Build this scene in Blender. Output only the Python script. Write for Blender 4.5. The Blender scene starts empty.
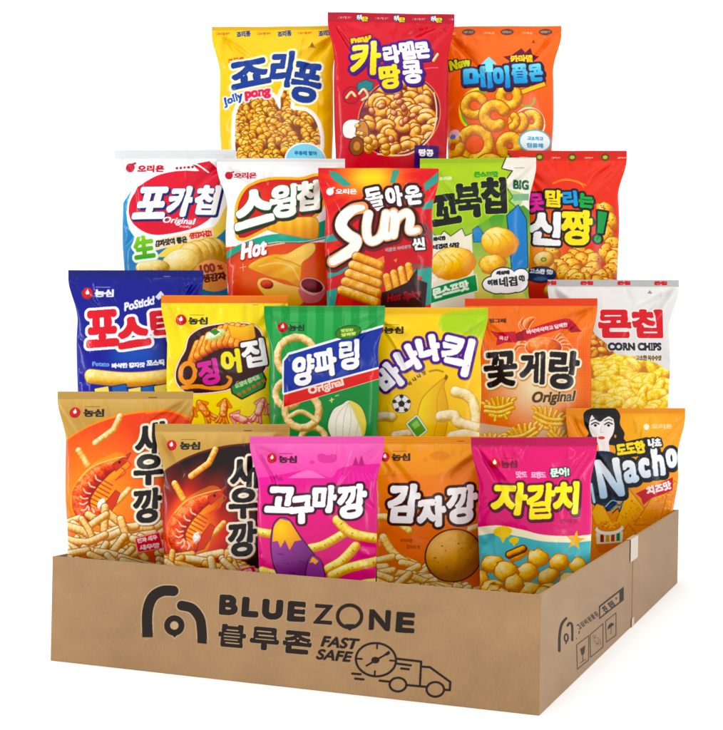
import bpy, math, random
import numpy as np
from mathutils import Matrix, Vector

# ------------------------------------------------------------------ scene
scene = bpy.context.scene
col = scene.collection
R = math.radians
F32 = np.float32

# camera (fitted to the corners of the carton)
FPX, IMG_W, IMG_H = 1358.164, 723.0, 730.0
CAM = np.array([0.387994, -1.612907, 0.416756])
YAW, PITCH, ROLL = -0.370932, 0.001847, 0.018877
BOX_W, BOX_D, BOX_H = 0.6963, 1.1383, 0.145
FW = np.array([math.sin(YAW)*math.cos(PITCH), math.cos(YAW)*math.cos(PITCH), math.sin(PITCH)])
_r = np.array([math.cos(YAW), -math.sin(YAW), 0.0]); _u = np.cross(_r, FW)
RT = _r*math.cos(ROLL) + _u*math.sin(ROLL)
UP = -_r*math.sin(ROLL) + _u*math.cos(ROLL)

def unproject(px, py, depth):
    return CAM + FW*depth + RT*((px-IMG_W/2)*depth/FPX) + UP*((IMG_H/2-py)*depth/FPX)

def project(X):
    d = X - CAM; z = d @ FW
    return IMG_W/2 + FPX*(d @ RT)/z, IMG_H/2 - FPX*(d @ UP)/z

# ------------------------------------------------------------------ colour helpers
def hx(c):
    if isinstance(c, str):
        c = c.lstrip('#'); return np.array([int(c[i:i+2], 16)/255 for i in (0, 2, 4)], F32)
    return np.array(c, F32)

def mixc(a, b, t):
    a = hx(a) if not isinstance(a, np.ndarray) or a.ndim == 1 else a
    b = hx(b) if not isinstance(b, np.ndarray) or b.ndim == 1 else b
    t = np.clip(t, 0, 1)[..., None]
    return a*(1-t) + b*t

def smooth(a, b, x):
    t = np.clip((x-a)/(b-a), 0, 1); return t*t*(3-2*t)

def curve(pts, n=8, closed=False):
    """Catmull-Rom through the points"""
    p = [np.array(q, float) for q in pts]; N = len(p); out = []
    rng = range(N) if closed else range(N-1)
    for i in rng:
        if closed:
            a, b, c, d = p[(i-1) % N], p[i], p[(i+1) % N], p[(i+2) % N]
        else:
            a, b, c, d = p[max(i-1, 0)], p[i], p[i+1], p[min(i+2, N-1)]
        for k in range(n):
            t = k/n
            out.append(.5*((2*b)+(c-a)*t+(2*a-5*b+4*c-d)*t*t+(3*b-a-3*c+d)*t**3))
    if not closed: out.append(p[-1])
    return [tuple(q) for q in out]

_nrs = np.random.RandomState(7)
def value_noise(h, w, cell, seed):
    rs = np.random.RandomState(seed)
    gh, gw = int(h/cell)+3, int(w/cell)+3
    g = rs.rand(gh, gw).astype(F32)
    y = np.arange(h)/cell; x = np.arange(w)/cell
    iy = y.astype(int); ix = x.astype(int); fy = (y-iy)[:, None]; fx = (x-ix)[None]
    fy = fy*fy*(3-2*fy); fx = fx*fx*(3-2*fx)
    a = g[iy][:, ix]; b = g[iy][:, ix+1]; c = g[iy+1][:, ix]; d = g[iy+1][:, ix+1]
    return ((a*(1-fx)+b*fx)*(1-fy)+(c*(1-fx)+d*fx)*fy).astype(F32)

# ------------------------------------------------------------------ lettering: outlines of Blender's own typeface
_tris = {}
def text_tris(s):
    if s in _tris: return _tris[s]
    cu = bpy.data.curves.new('lettering', 'FONT'); cu.body = s; cu.resolution_u = 5
    ob = bpy.data.objects.new('lettering', cu); col.objects.link(ob)
    dg = bpy.context.evaluated_depsgraph_get(); dg.update()
    ev = ob.evaluated_get(dg); me = ev.to_mesh(); me.calc_loop_triangles()
    V = np.empty(len(me.vertices)*3); me.vertices.foreach_get('co', V); V = V.reshape(-1, 3)[:, :2]
    T = np.empty(len(me.loop_triangles)*3, int); me.loop_triangles.foreach_get('vertices', T); T = T.reshape(-1, 3)
    ev.to_mesh_clear()
    bpy.data.objects.remove(ob); bpy.data.curves.remove(cu)
    V = V[:, :].copy(); used = V[np.unique(T)]
    lo, hi = used.min(0), used.max(0)
    V = (V-lo)/(hi-lo); V[:, 1] = 1-V[:, 1]; V -= .5          # ink box -> [-.5,.5], y down
    _tris[s] = (V, T); return _tris[s]

def dilate(m, r):
    if r < .5: return m
    out = m.copy(); h, w = m.shape; R_ = int(math.ceil(r))
    cs = np.zeros((h, w+1), np.int32); np.cumsum(m, axis=1, out=cs[:, 1:])
    for dy in range(-R_, R_+1):
        k2 = r*r-dy*dy
        if k2 < 0: continue
        k = int(math.sqrt(k2)+.5)
        a = np.minimum(np.arange(w)+k+1, w); b = np.maximum(np.arange(w)-k, 0)
        row = (cs[:, a]-cs[:, b]) > 0
        if dy >= 0: out[dy:] |= row[:h-dy]
        else: out[:dy] |= row[-dy:]
    return out

def embolden(m, r, keep=.56):
    """thicken strokes by r but leave the narrow gaps and counters between them open"""
    if r < .5: return m
    n = int(math.ceil(2*r)); D = np.zeros(m.shape, F32); cur = m.copy()
    for i in range(n):
        D[~cur] += 1; nx = cur.copy()
        nx[1:] |= cur[:-1]; nx[:-1] |= cur[1:]; nx[:, 1:] |= cur[:, :-1]; nx[:, :-1] |= cur[:, 1:]
        if i % 2: nx[1:, 1:] |= cur[:-1, :-1]; nx[:-1, :-1] |= cur[1:, 1:]; nx[1:, :-1] |= cur[:-1, 1:]; nx[:-1, 1:] |= cur[1:, :-1]
        cur = nx
    M = D.copy()
    for i in range(int(math.ceil(r))+1):
        q = M.copy()
        q[1:] = np.maximum(q[1:], M[:-1]); q[:-1] = np.maximum(q[:-1], M[1:]); q[:, 1:] = np.maximum(q[:, 1:], M[:, :-1]); q[:, :-1] = np.maximum(q[:, :-1], M[:, 1:])
        M = q
    q = dilate(m, r) & (m | (D <= np.maximum(keep*M, .6)))
    return blurm(q, max(1, min(2.6, r*.34))) > .5 if r > 2 else q

def blurm(m, r):
    r = int(r)
    if r < 1: return m
    m = m.astype(F32)
    for _ in range(2):
        for ax in (0, 1):
            p = np.pad(m, [(r+1, r) if a == ax else (0, 0) for a in (0, 1)], mode='edge')
            c = np.cumsum(p, axis=ax, dtype=np.float64)
            n = m.shape[ax]
            m = ((np.take(c, range(2*r+1, 2*r+1+n), ax)-np.take(c, range(0, n), ax))/(2*r+1)).astype(F32)
    return m

class Canvas:
    """a print sheet in photo units; S samples per unit"""
    def __init__(s, x0, y0, x1, y1, S=4, seed=1):
        s.x0, s.y0, s.S = x0, y0, S
        s.w, s.h = int((x1-x0)*S)+1, int((y1-y0)*S)+1
        s.a = np.ones((s.h, s.w, 3), F32)
        s.V(x0, y0, 1); s.rnd = random.Random(seed); s.clip = None
        s.n1 = value_noise(s.h, s.w, 3.5, seed); s.n2 = value_noise(s.h, s.w, 14, seed+50); s.n3 = value_noise(s.h, s.w, 40, seed+90)
    def V(s, ox, oy, k): s.ox, s.oy, s.k = ox, oy, k; s.u = s.S/k          # author in enlarged-view units
    def X(s, p):
        p = np.asarray(p, float); return np.stack([(p[..., 0]/s.k+s.ox-s.x0)*s.S, (p[..., 1]/s.k+s.oy-s.y0)*s.S], -1)
    def box(s, P, m=2):
        lo = np.floor(P.min(0)-m).astype(int); hi = np.ceil(P.max(0)+m).astype(int)+1
        x0, y0 = max(lo[0], 0), max(lo[1], 0); x1, y1 = min(hi[0], s.w), min(hi[1], s.h)
        return (x0, y0, x1, y1) if x1 > x0 and y1 > y0 else None
    def put(s, b, m, c, al=1.0):
        x0, y0, x1, y1 = b; m = m.astype(F32)*al
        if s.clip is not None: m = m*s.clip[y0:y1, x0:x1]
        if callable(c):
            X, Y = np.meshgrid(np.arange(x0, x1), np.arange(y0, y1)); 
            c = c((X/s.S+s.x0-s.ox)*s.k, (Y/s.S+s.y0-s.oy)*s.k)
        else: c = hx(c) if not (isinstance(c, np.ndarray) and c.ndim == 3) else c
        v = s.a[y0:y1, x0:x1]; v += (c-v)*m[..., None]
    def bg(s, c): s.put((0, 0, s.w, s.h), np.ones((s.h, s.w)), c)
    def polymask(s, pts, grow=2):
        P = s.X(pts); b = s.box(P, grow)
        if b is None: return None, None
        x0, y0, x1, y1 = b; X = np.arange(x0, x1)+.5; M = np.zeros((y1-y0, x1-x0), bool)
        Y = (np.arange(y0, y1)+.5)
        Q = np.roll(P, -1, 0)
        for (ax, ay), (bx, by) in zip(P, Q):
            if ay == by: continue
            lo, hi = (ay, by) if ay < by else (by, ay)
            rows = np.nonzero((Y > lo) & (Y <= hi))[0]
            if len(rows) == 0: continue
            xi = ax+(Y[rows]-ay)*(bx-ax)/(by-ay)
            M[rows] ^= X[None] > xi[:, None]
        return b, M
    def P(s, pts, c, al=1, blur=0, out=None):
        g = 2 + (blur*2.2 + (max(o[0] for o in out) if out else 0))*s.u
        b, M = s.polymask(pts, g)
        if b is None: return
        for r, oc in sorted(out or [], key=lambda o: -o[0]): s.put(b, dilate(M, r*s.u), oc)
        if blur: M = blurm(M, blur*s.u)
        s.put(b, M, c, al)
    def Q(s, x0, y0, x1, y1, c, al=1, blur=0): s.P([(x0, y0), (x1, y0), (x1, y1), (x0, y1)], c, al, blur)
    def ell(s, cx, cy, rx, ry, rot=0, n=48):
        t = np.linspace(0, 2*np.pi, n, endpoint=False); r = R(rot)
        x, y = rx*np.cos(t), ry*np.sin(t)
        return np.stack([cx+x*math.cos(r)-y*math.sin(r), cy+x*math.sin(r)+y*math.cos(r)], -1)
    def E(s, cx, cy, rx, ry, c, rot=0, al=1, blur=0, out=None): s.P(s.ell(cx, cy, rx, ry, rot), c, al, blur, out)
    def dist(s, pts, w, closed=False, taper=None):
        P = s.X(pts); W = w*s.u/2; b = s.box(P, W+2)
        if b is None: return (None,)*4
        x0, y0, x1, y1 = b; X, Y = np.meshgrid(np.arange(x0, x1)+.5, np.arange(y0, y1)+.5)
        best = np.full(X.shape, 1e9); NX = np.zeros(X.shape); NY = np.zeros(X.shape); TT = np.zeros(X.shape)
        n = len(P) if closed else len(P)-1; segs = n
        for i in range(n):
            a, c = P[i], P[(i+1) % len(P)]; d = c-a; L = d @ d+1e-9
            t = np.clip(((X-a[0])*d[0]+(Y-a[1])*d[1])/L, 0, 1)
            ex, ey = X-a[0]-t*d[0], Y-a[1]-t*d[1]
            ww = W if taper is None else W*np.interp((i+t)/segs, np.linspace(0, 1, len(taper)), taper)+1e-6
            q = np.sqrt(ex*ex+ey*ey)/ww
            m = q < best; best = np.where(m, q, best); NX = np.where(m, ex/ww, NX); NY = np.where(m, ey/ww, NY); TT = np.where(m, (i+t)/segs, TT)
        return b, best, (NX, NY), TT
    def L(s, pts, w, c, al=1, closed=False, taper=None, out=None):
        for r, oc in sorted(out or [], key=lambda o: -o[0]): s.L(pts, w+2*r, oc, al, closed, taper)
        b, q, n, t = s.dist(pts, w, closed, taper)
        if b is not None: s.put(b, q < 1, c, al)
    def _shade(s, b, q, n, cols, speck, seg=None, t=None, L=(-.42, -.62)):
        nz = np.sqrt(np.clip(1-n[0]**2-n[1]**2, 0, 1)); l = n[0]*L[0]+n[1]*L[1]+nz*.66
        x0, y0, x1, y1 = b
        if speck: l = l+(s.n1[y0:y1, x0:x1]-.5)*speck+(s.n2[y0:y1, x0:x1]-.5)*speck
        if seg is not None: l = l-.13*(np.sin(t*seg*2*np.pi) > .55)
        d, m_, h = cols; l = np.clip(l, 0, 1)
        c = mixc(d, m_, l/.55); return np.where((l > .55)[..., None], mixc(m_, h, (l-.55)/.45), c)
    def tube(s, pts, w, cols, closed=False, speck=.35, edge=None, taper=None, seg=None, al=1):
        """a rounded snack stick printed in three tones"""
        if edge: s.L(pts, w+2*edge[0], edge[1], closed=closed, taper=taper)
        b, q, n, t = s.dist(pts, w, closed, taper)
        if b is not None: s.put(b, q < 1, s._shade(b, q, n, cols, speck, seg, t), al)
    def nug(s, cx, cy, rx, ry, cols, rot=0, speck=.4, edge=None, lump=0):
        P = s.ell(cx, cy, rx+lump, ry+lump, rot); Z = s.X(P); b = s.box(Z, 3+(edge[0]*s.u if edge else 0))
        if b is None: return
        x0, y0, x1, y1 = b; X, Y = np.meshgrid((np.arange(x0, x1)/s.S+s.x0-s.ox)*s.k, (np.arange(y0, y1)/s.S+s.y0-s.oy)*s.k)
        r = R(rot); ex, ey = X-cx, Y-cy
        U = (ex*math.cos(r)+ey*math.sin(r))/rx; W = (-ex*math.sin(r)+ey*math.cos(r))/ry
        q = np.sqrt(U*U+W*W)
        if lump: q = q*(1+lump/rx*1.2*(s.n2[y0:y1, x0:x1]-.5)*2)
        if edge: s.put(b, q < 1+edge[0]/rx, edge[1])
        nx = U*math.cos(r)-W*math.sin(r); ny = U*math.sin(r)+W*math.cos(r)
        s.put(b, q < 1, s._shade(b, q, (nx, ny), cols, speck))
    def gmask(s, items):
        """union mask of lettering items (string, cx, cy, w, h[, rot[, shear]])"""
        polys = []
        for it in items:
            st, cx, cy, w, h = it[:5]; rot = it[5] if len(it) > 5 else 0; sh = it[6] if len(it) > 6 else 0
            V, T = text_tris(st); v = V*np.array([w, h]); v = np.stack([v[:, 0]-sh*v[:, 1], v[:, 1]], 1)
            r = R(rot); v = np.stack([v[:, 0]*math.cos(r)-v[:, 1]*math.sin(r)+cx, v[:, 0]*math.sin(r)+v[:, 1]*math.cos(r)+cy], 1)
            polys.append((s.X(v), T))
        return polys
    def raster(s, polys, pad):
        allv = np.concatenate([p[0] for p in polys]); lo = np.floor(allv.min(0)-pad-2).astype(int); hi = np.ceil(allv.max(0)+pad+3).astype(int)
        M = np.zeros((hi[1]-lo[1], hi[0]-lo[0]), bool)
        for v, T in polys:
            v = v-lo
            for a, b_, c in v[T]:
                x0, y0 = int(min(a[0], b_[0], c[0])), int(min(a[1], b_[1], c[1]))
                x1, y1 = int(max(a[0], b_[0], c[0]))+2, int(max(a[1], b_[1], c[1]))+2
                X = np.arange(x0, x1)[None]+.5; Y = np.arange(y0, y1)[:, None]+.5
                e0 = (b_[0]-a[0])*(Y-a[1])-(b_[1]-a[1])*(X-a[0]); e1 = (c[0]-b_[0])*(Y-b_[1])-(c[1]-b_[1])*(X-b_[0]); e2 = (a[0]-c[0])*(Y-c[1])-(a[1]-c[1])*(X-c[0])
                M[y0:y1, x0:x1] |= ((e0 >= 0) & (e1 >= 0) & (e2 >= 0)) | ((e0 <= 0) & (e1 <= 0) & (e2 <= 0))
        return lo, M
    def T(s, items, c, bold=0, out=None, shadow=None, al=1):
        """lettering; each item may end in a colour of its own given as dict {'c':...}"""
        its = [(it[:-1], it[-1]['c']) if isinstance(it[-1], dict) else (it, c) for it in items]
        its = [((it[0], it[1], it[2], max(it[3]-2*bold, 2), max(it[4]-2*bold, 2))+tuple(it[5:]), cc) for it, cc in its]
        pad = (bold+max([o[0] for o in (out or [])]+[0]) + (abs(shadow[0])+abs(shadow[1])+shadow[2] if shadow else 0))*s.u
        lo, M = s.raster(s.gmask([i[0] for i in its]), pad); M = embolden(M, bold*s.u)
        def put(lo, M, cc, al_=al):
            x0, y0 = max(lo[0], 0), max(lo[1], 0); x1, y1 = min(lo[0]+M.shape[1], s.w), min(lo[1]+M.shape[0], s.h)
            if x1 > x0 and y1 > y0: s.put((x0, y0, x1, y1), M[y0-lo[1]:y1-lo[1], x0-lo[0]:x1-lo[0]], cc, al_)
        if shadow:
            dx, dy, r, sc = shadow; put(lo+np.array([int(dx*s.u), int(dy*s.u)]), dilate(M, r*s.u), sc)
        for r, oc in sorted(out or [], key=lambda o: -o[0]): put(lo, dilate(M, r*s.u), oc)
        if all(cc is c for _, cc in its): put(lo, M, c)
        else:
            for it, cc in its:
                l2, m2 = s.raster(s.gmask([it]), bold*s.u+1); put(l2, embolden(m2, bold*s.u), cc)
    def clipto(s, pts):
        if pts is None: s.clip = None; return
        b, M = s.polymask(pts); s.clip = np.zeros((s.h, s.w), F32)
        if b: s.clip[b[1]:b[3], b[0]:b[2]] = M
    def sample(s, px, py):
        """colours at photo-unit positions, box filtered"""
        a = s._f if hasattr(s, '_f') else None
        if a is None:
            a = s._f = np.stack([blur1(s.a[..., k]) for k in range(3)], -1)
        x = np.clip((px-s.x0)*s.S, 0, s.w-1.01); y = np.clip((py-s.y0)*s.S, 0, s.h-1.01)
        ix, iy = x.astype(int), y.astype(int); fx, fy = (x-ix)[..., None], (y-iy)[..., None]
        return (a[iy, ix]*(1-fx)+a[iy, ix+1]*fx)*(1-fy)+(a[iy+1, ix]*(1-fx)+a[iy+1, ix+1]*fx)*fy

def blur1(m):
    p = np.pad(m, 1, mode='edge')
    return (p[:-2, 1:-1]+2*p[1:-1, 1:-1]+p[2:, 1:-1]+p[1:-1, :-2]+2*p[1:-1, 1:-1]+p[1:-1, 2:])/8

def vg(c0, c1, y0, y1): return lambda X, Y: mixc(c0, c1, (Y-y0)/(y1-y0))
def hg(c0, c1, x0, x1): return lambda X, Y: mixc(c0, c1, (X-x0)/(x1-x0))
def rg(c0, c1, cx, cy, rx, ry, p=1): return lambda X, Y: mixc(c0, c1, np.sqrt(((X-cx)/rx)**2+((Y-cy)/ry)**2)**p)

# ------------------------------------------------------------------ marks that several bags carry
def red_drop_mark(c, x, y, r, tx, ty, tw, th, tc='#1a1a1a', circ=True):
    if circ:
        c.E(x, y, r, r, rg('#f0403a', '#b80f1c', x-r*.2, y-r*.3, r*1.1, r*1.1))
        c.E(x-r*.02, y-r*.12, r*.34, r*.32, '#ffffff'); c.P([(x-r*.3, y-r*.2), (x+r*.05, y-r*.78), (x+r*.3, y-r*.2)], '#ffffff')
    c.T([('농심', tx, ty, tw*1.04, th*1.06)], tc, bold=th*.09)
    c.L([(tx-tw*.45, ty-th*.78), (tx+tw*.3, ty-th*.78)], th*.09, tc, al=.6)
def round_fruit_mark(c, x, y, r, tx, ty, tw, th, tc='#c01830'):
    c.E(x, y, r, r, tc); c.L([(x+r*.2, y-r*.7), (x+r*1.1, y-r*1.0)], r*.4, tc)
    c.T([('오리온', tx, ty, tw, th)], tc, bold=th*.07)

GOLD = ('#b06a1c', '#f2b450', '#ffe8a8'); PALE = ('#c8924a', '#f2d090', '#fff6d4'); AMBER = ('#a8560c', '#f0a028', '#ffdc7c')
# ------------------------------------------------------------------ the prints, one function for each bag
def art_cereal(c):
    c.V(200, 10, 4.864); c.bg(vg('#fbca12', '#f6c41a', 100, 700))
    c.Q(0, 60, 800, 98, '#dfae1c')
    for k in range(4):
        c.T([('크라운', 110+200*k, 114, 70, 15)], '#d5401c', bold=1)
        c.T([('죠리퐁', 212+200*k, 116, 68, 30, -6)], '#1d2b6b', bold=2.2, out=[(3, '#e8d27a')])
    c.P([(536, 188), (548, 160), (560, 188)], '#8a6a12'); c.L([(530, 190), (566, 190)], 3, '#8a6a12')
    heart = curve([(215, 900), (185, 720), (178, 600), (190, 500), (235, 440), (300, 418), (362, 440), (398, 500), (402, 440), (428, 396), (455, 440), (450, 495), (520, 508), (566, 550), (590, 640), (572, 740), (530, 900)], 6)
    c.P(heart, '#7c3c0c', out=[(20, '#fff8e0'), (12, '#ffffff')])
    c.clipto(heart); rn = c.rnd
    for i in range(420):
        x, y = rn.uniform(170, 600), 400+i*1.15; a = rn.uniform(0, 180)
        c.nug(x, y, rn.uniform(19, 25), rn.uniform(15, 19), AMBER, a, .6, (3, '#7c3c0c'))
        if rn.random() < .45: c.E(x+2, y+2, 6.5, 4.5, '#9a4c0c', a, blur=1)
    c.clipto(None)
    c.T([('크라운', 178, 246, 82, 22, -10)], '#d5401c', bold=1.6)
    c.T([('죠', 248, 318, 200, 140, -10), ('리', 402, 300, 110, 190, 0, .12), ('퐁', 520, 366, 150, 205, 8)], '#163a90', bold=10.5, out=[(11, '#fff6cf')], shadow=(3, 5, 11, '#e9c65c'))
    c.T([('Jolly', 168, 446, 104, 56, -16)], '#2b50a0', bold=3.5, out=[(7, '#ffffff')])
    c.T([('pong', 290, 428, 128, 50, -6)], '#e2475e', bold=5, out=[(8, '#ffe8e8')])
    c.E(518, 738, 92, 74, '#8fd9ee', out=[(7, '#ffffff')]); c.T([('우유에 말아', 520, 708, 110, 22)], '#1d6fa8', bold=1.5)
    c.T([('®', 592, 335, 14, 14)], '#8a6a12')

def art_caramel(c):
    c.V(320, 5, 4.564); c.bg(vg('#d8192c', '#c90f24', 60, 700))
    c.Q(0, 20, 800, 82, '#b9102a')
    for k in range(4):
        c.T([('크라운', 112+170*k, 62, 64, 13)], '#f3c6c0', bold=1)
        c.T([('카라', 180+170*k, 60, 26, 26, -8), ('멜콘', 205+170*k, 66, 30, 24, -4, {'c': '#ffe14a'})], '#ffffff', bold=2, out=[(3, '#2a1440')])
    c.P([(120, 90), (165, 90), (235, 190), (215, 210)], '#e8485a', al=.5, blur=4)  # soft pink film highlight, painted into the print colour
    oval = c.ell(358, 520, 190, 158, -38)
    c.P(oval, '#7a1a14', out=[(12, '#f1883a'), (7, '#5a1c6e')])
    c.clipto(oval); rn = c.rnd
    for i in range(74):
        x, y, a = rn.uniform(180, 540), 345+i*4.7, rn.uniform(0, 6.28); r = rn.uniform(24, 32)
        arc = [(x+r*math.cos(a+t), y+r*.8*math.sin(a+t)) for t in np.linspace(0, rn.uniform(2.2, 3.6), 7)]
        c.tube(arc, rn.uniform(32, 38), ('#a4540e', '#efa43a', '#ffe2a0'), edge=(4, '#8a3208'))
    for i in range(10): c.nug(rn.uniform(230, 500), rn.uniform(430, 650), 17, 12, ('#9a3a1c', '#d98a5c', '#ffd2b0'), rn.uniform(0, 180), edge=(3, '#7a240c'))
    c.clipto(None)
    c.L(curve([(260, 690), (400, 690), (500, 610), (528, 500), (515, 410)]), 7, '#ffd9a0')
    c.E(140, 425, 34, 36, '#c1122a', out=[(5, '#8a0c1e')]); c.tube(curve([(120, 435), (140, 412), (158, 430)]), 12, PALE)
    c.P([(170, 372), (205, 358), (238, 372), (232, 402), (200, 410), (168, 400)], '#2f7f86', out=[(4, '#174a55')])
    c.tube(curve([(176, 420), (196, 400), (214, 430), (190, 448)]), 12, PALE, edge=(2, '#5a1c50'))
    # paper cup and nuts by the oval
    c.P(curve([(104, 560), (135, 536), (188, 548), (196, 590), (170, 618), (112, 612)], 6, True), '#f6f1ec', out=[(4, '#8a2030')])
    c.E(190, 590, 26, 46, '#c98a4a', out=[(4, '#5a2410')])
    for q in range(9): c.nug(185+rn.uniform(-18, 22), 590+rn.uniform(-36, 36), 11, 9, GOLD, edge=(2, '#6a300a'))
    c.E(165, 655, 32, 40, '#8a4a1c', out=[(4, '#4a1c0a')]); c.E(165, 655, 15, 20, '#c98a4a')
    for q in range(12): c.nug(250+rn.uniform(-42, 60), 650+rn.uniform(-40, 40), 20, 15, GOLD, rn.uniform(0, 180), edge=(3, '#8a3208'))
    c.T([('new', 188, 174, 96, 44, -10)], '#ffd21c', bold=5, out=[(6, '#7a1030')])
    c.T([('카', 206, 256, 140, 165, -6, .15, {'c': vg('#fff27a', '#ffd400', 180, 340)}), ('라', 324, 236, 78, 92, -8), ('멜', 396, 216, 72, 92, -8), ('콘', 464, 212, 70, 82, -8),
         ('땅', 314, 342, 98, 116, -6, 0, {'c': '#ffe000'}), ('콩', 416, 318, 92, 112, -6)], '#ffffff', bold=7.5, out=[(12, '#4a1f82')], shadow=(6, 8, 12, '#31135e'))
    c.tube([(515, 262), (535, 230)], 14, PALE, edge=(3, '#a3101f')); c.L([(476, 300), (535, 292)], 5, '#f5b0a0', al=.7)
    c.P([(425, 650), (540, 650), (540, 760), (425, 760)], '#3d1a6a'); c.T([('땅콩', 480, 682, 70, 32, 0)], '#ffffff', bold=2.5)

def ringlet(c, x, y, r, w, a0, a1, cols=('#b46808', '#f2a81f', '#ffdf70'), edge=(5, '#b4500a')):
    c.tube([(x+r*math.cos(t), y+r*math.sin(t)) for t in np.linspace(R(a0), R(a1), 16)], w, cols, edge=edge, speck=.5)

def art_maple(c):
    c.V(440, 15, 4.869); c.bg(vg('#f86d12', '#f0561c', 60, 700))
    c.Q(0, 40, 700, 104, '#ee6416')
    for k in range(4):
        c.E(140+187*k, 84, 32, 15, '#5a3a3a'); c.T([('메이플콘', 140+187*k, 84, 48, 14)], '#c9a080', bold=1); c.T([('크라운', 52+187*k, 88, 58, 12)], '#ffe0c0', bold=1)
    c.P([(447, 140), (455, 120), (463, 140)], '#8a3a10')
    c.L(c.ell(185, 475, 90, 100)[12:40], 12, '#f5e04a'); c.L(c.ell(185, 475, 80, 90)[12:40], 10, '#4fb04a')
    c.L(c.ell(430, 540, 75, 75), 7, '#f3f0d0'); c.L(c.ell(415, 420, 40, 40)[0:24], 8, '#7cb84a')
    ringlet(c, 165, 455, 46, 40, 60, 330); ringlet(c, 330, 415, 42, 44, 0, 360); ringlet(c, 440, 530, 36, 42, 0, 360)
    ringlet(c, 375, 535, 30, 40, -60, 200); ringlet(c, 165, 640, 70, 46, 120, 460); ringlet(c, 335, 650, 42, 50, 60, 380); ringlet(c, 60, 650, 36, 44, 0, 300)
    ringlet(c, 262, 505, 50, 52, 60, 330); ringlet(c, 335, 530, 30, 34, -50, 70)
    ringlet(c, 500, 740, 50, 44, 0, 350); ringlet(c, 240, 770, 60, 50, 0, 350); ringlet(c, 90, 780, 60, 50, 0, 350)
    c.E(70, 588, 26, 24, '#e8d5ea', al=.8); c.E(62, 600, 14, 12, '#4a70c0', al=.8)
    c.P([(395, 168), (412, 190), (440, 165), (448, 198), (482, 205), (455, 228), (470, 262), (425, 256), (395, 280), (370, 255), (318, 268), (335, 235), (305, 212), (345, 205)], '#5e1230')
    c.T([('카라멜', 395, 222, 112, 40, -3)], '#ffd91c', bold=4)
    c.T([('New', 97, 242, 104, 52, -10)], '#d3d83c', bold=5, out=[(6, '#1b1d18')])
    blue = vg('#7fe0f5', '#1b7fd0', 250, 370)
    c.T([('메', 182, 316, 142, 118, -2), ('이', 292, 316, 86, 116, -3), ('플', 384, 298, 84, 100, -5), ('콘', 462, 290, 72, 92, -6)], blue, bold=9, out=[(12, '#2e1640')], shadow=(4, 8, 13, '#240c30'))
    c.P([(218, 250), (196, 250), (236, 212), (274, 250), (254, 250), (254, 290), (218, 290)], '#8fe4f6')
    c.P([(388, 380), (505, 335), (512, 352), (396, 400)], '#f6c21c', out=[(3, '#7a2a14')])
    c.E(458, 625, 74, 50, '#f2fbfd', out=[(7, '#56bcd0')]); c.T([('고소하고', 458, 612, 80, 22), ('달콤해', 458, 645, 80, 24)], '#3aa0c8', bold=2)

def art_potato_chip(c):
    c.V(110, 140, 5.217); c.bg('#f4f5f6'); c.Q(0, 30, 800, 100, '#dfe2e4')
    blue = vg('#2a97d2', '#1174ac', 200, 680)
    c.P(curve([(205, 196), (150, 235), (70, 330)], 6)+[(40, 330), (40, 1000), (700, 1000), (700, 420), (600, 420), (330, 560), (120, 480), (90, 380), (130, 270)], blue)
    c.P(curve([(205, 180), (130, 250), (95, 350), (110, 470), (190, 545), (330, 560), (480, 520), (600, 430), (625, 330)], 6)+[(640, 200), (500, 100)], '#ffffff')
    c.P(curve([(330, 555), (460, 520), (560, 450), (610, 350), (640, 340), (640, 420), (560, 520), (430, 600), (250, 620)], 6), '#f9dc6a')
    c.P(curve([(150, 250), (250, 190), (360, 165), (470, 165)], 6)+[(430, 128), (520, 112), (575, 160), (580, 240)]+curve([(590, 270), (570, 370), (490, 450), (370, 490), (230, 500), (130, 440), (105, 350), (150, 250)], 6), '#dc1430')
    c.L(curve([(350, 140), (440, 125), (515, 170)]), 8, '#ffffff'); 
    for k in range(6): c.E(352+20*k, 150-k*2, 7, 7, '#a01424')
    round_fruit_mark(c, 107, 146, 24, 216, 152, 142, 40)
    c.T([('포', 226, 334, 176, 172, 0, .22), ('카', 378, 328, 128, 168, 0, .22), ('칩', 512, 320, 126, 160, 0, .2)], '#ffffff', bold=11, out=[(3, '#1c2a66')], shadow=(9, 10, 4, '#1c2560'))
    c.T([('Original', 372, 434, 166, 44, 4, .3)], '#ffffff', bold=2); c.T([('오리지널', 405, 462, 60, 14, 3)], '#ffffff', bold=1)
    for i, (x, y) in enumerate([(560, 590), (530, 590), (500, 600), (470, 605), (435, 615)]):
        c.nug(x, y, 60, 72, ('#b9862c', '#efc765', '#fdeaa8'), -15, .3, (2, '#b9862c'))
    c.nug(380, 640, 95, 62, ('#d8aa4c', '#f9de88', '#fff6cc'), -15, .25, (2, '#c39a45')); c.nug(235, 670, 90, 42, ('#b88a35', '#f3d079', '#fff0b8'), 0, .3, (2, '#b98a3a'))
    c.P([(245, 532), (545, 462), (552, 505), (250, 585)], '#fbe3b8')
    c.T([('감자맛이 좋은', 332, 538, 172, 36, -8)], '#1c1c1c', bold=3); c.T([('생감자칩!', 484, 502, 116, 34, -9)], '#d02030', bold=3)
    c.T([('生', 190, 565, 116, 122, -6)], vg('#8fd03c', '#3a9a2a', 500, 640), bold=8, out=[(12, '#f4f9e8')], shadow=(3, 4, 12, '#c9dcb4'))
    c.E(548, 712, 100, 82, '#eda262'); c.T([('100', 520, 676, 78, 48, -10)], '#8f2418', bold=4); c.T([('%', 582, 668, 26, 26, -8)], '#8f2418', bold=2); c.T([('생감자', 552, 720, 120, 44, -10)], '#5a1c10', bold=4)

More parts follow.
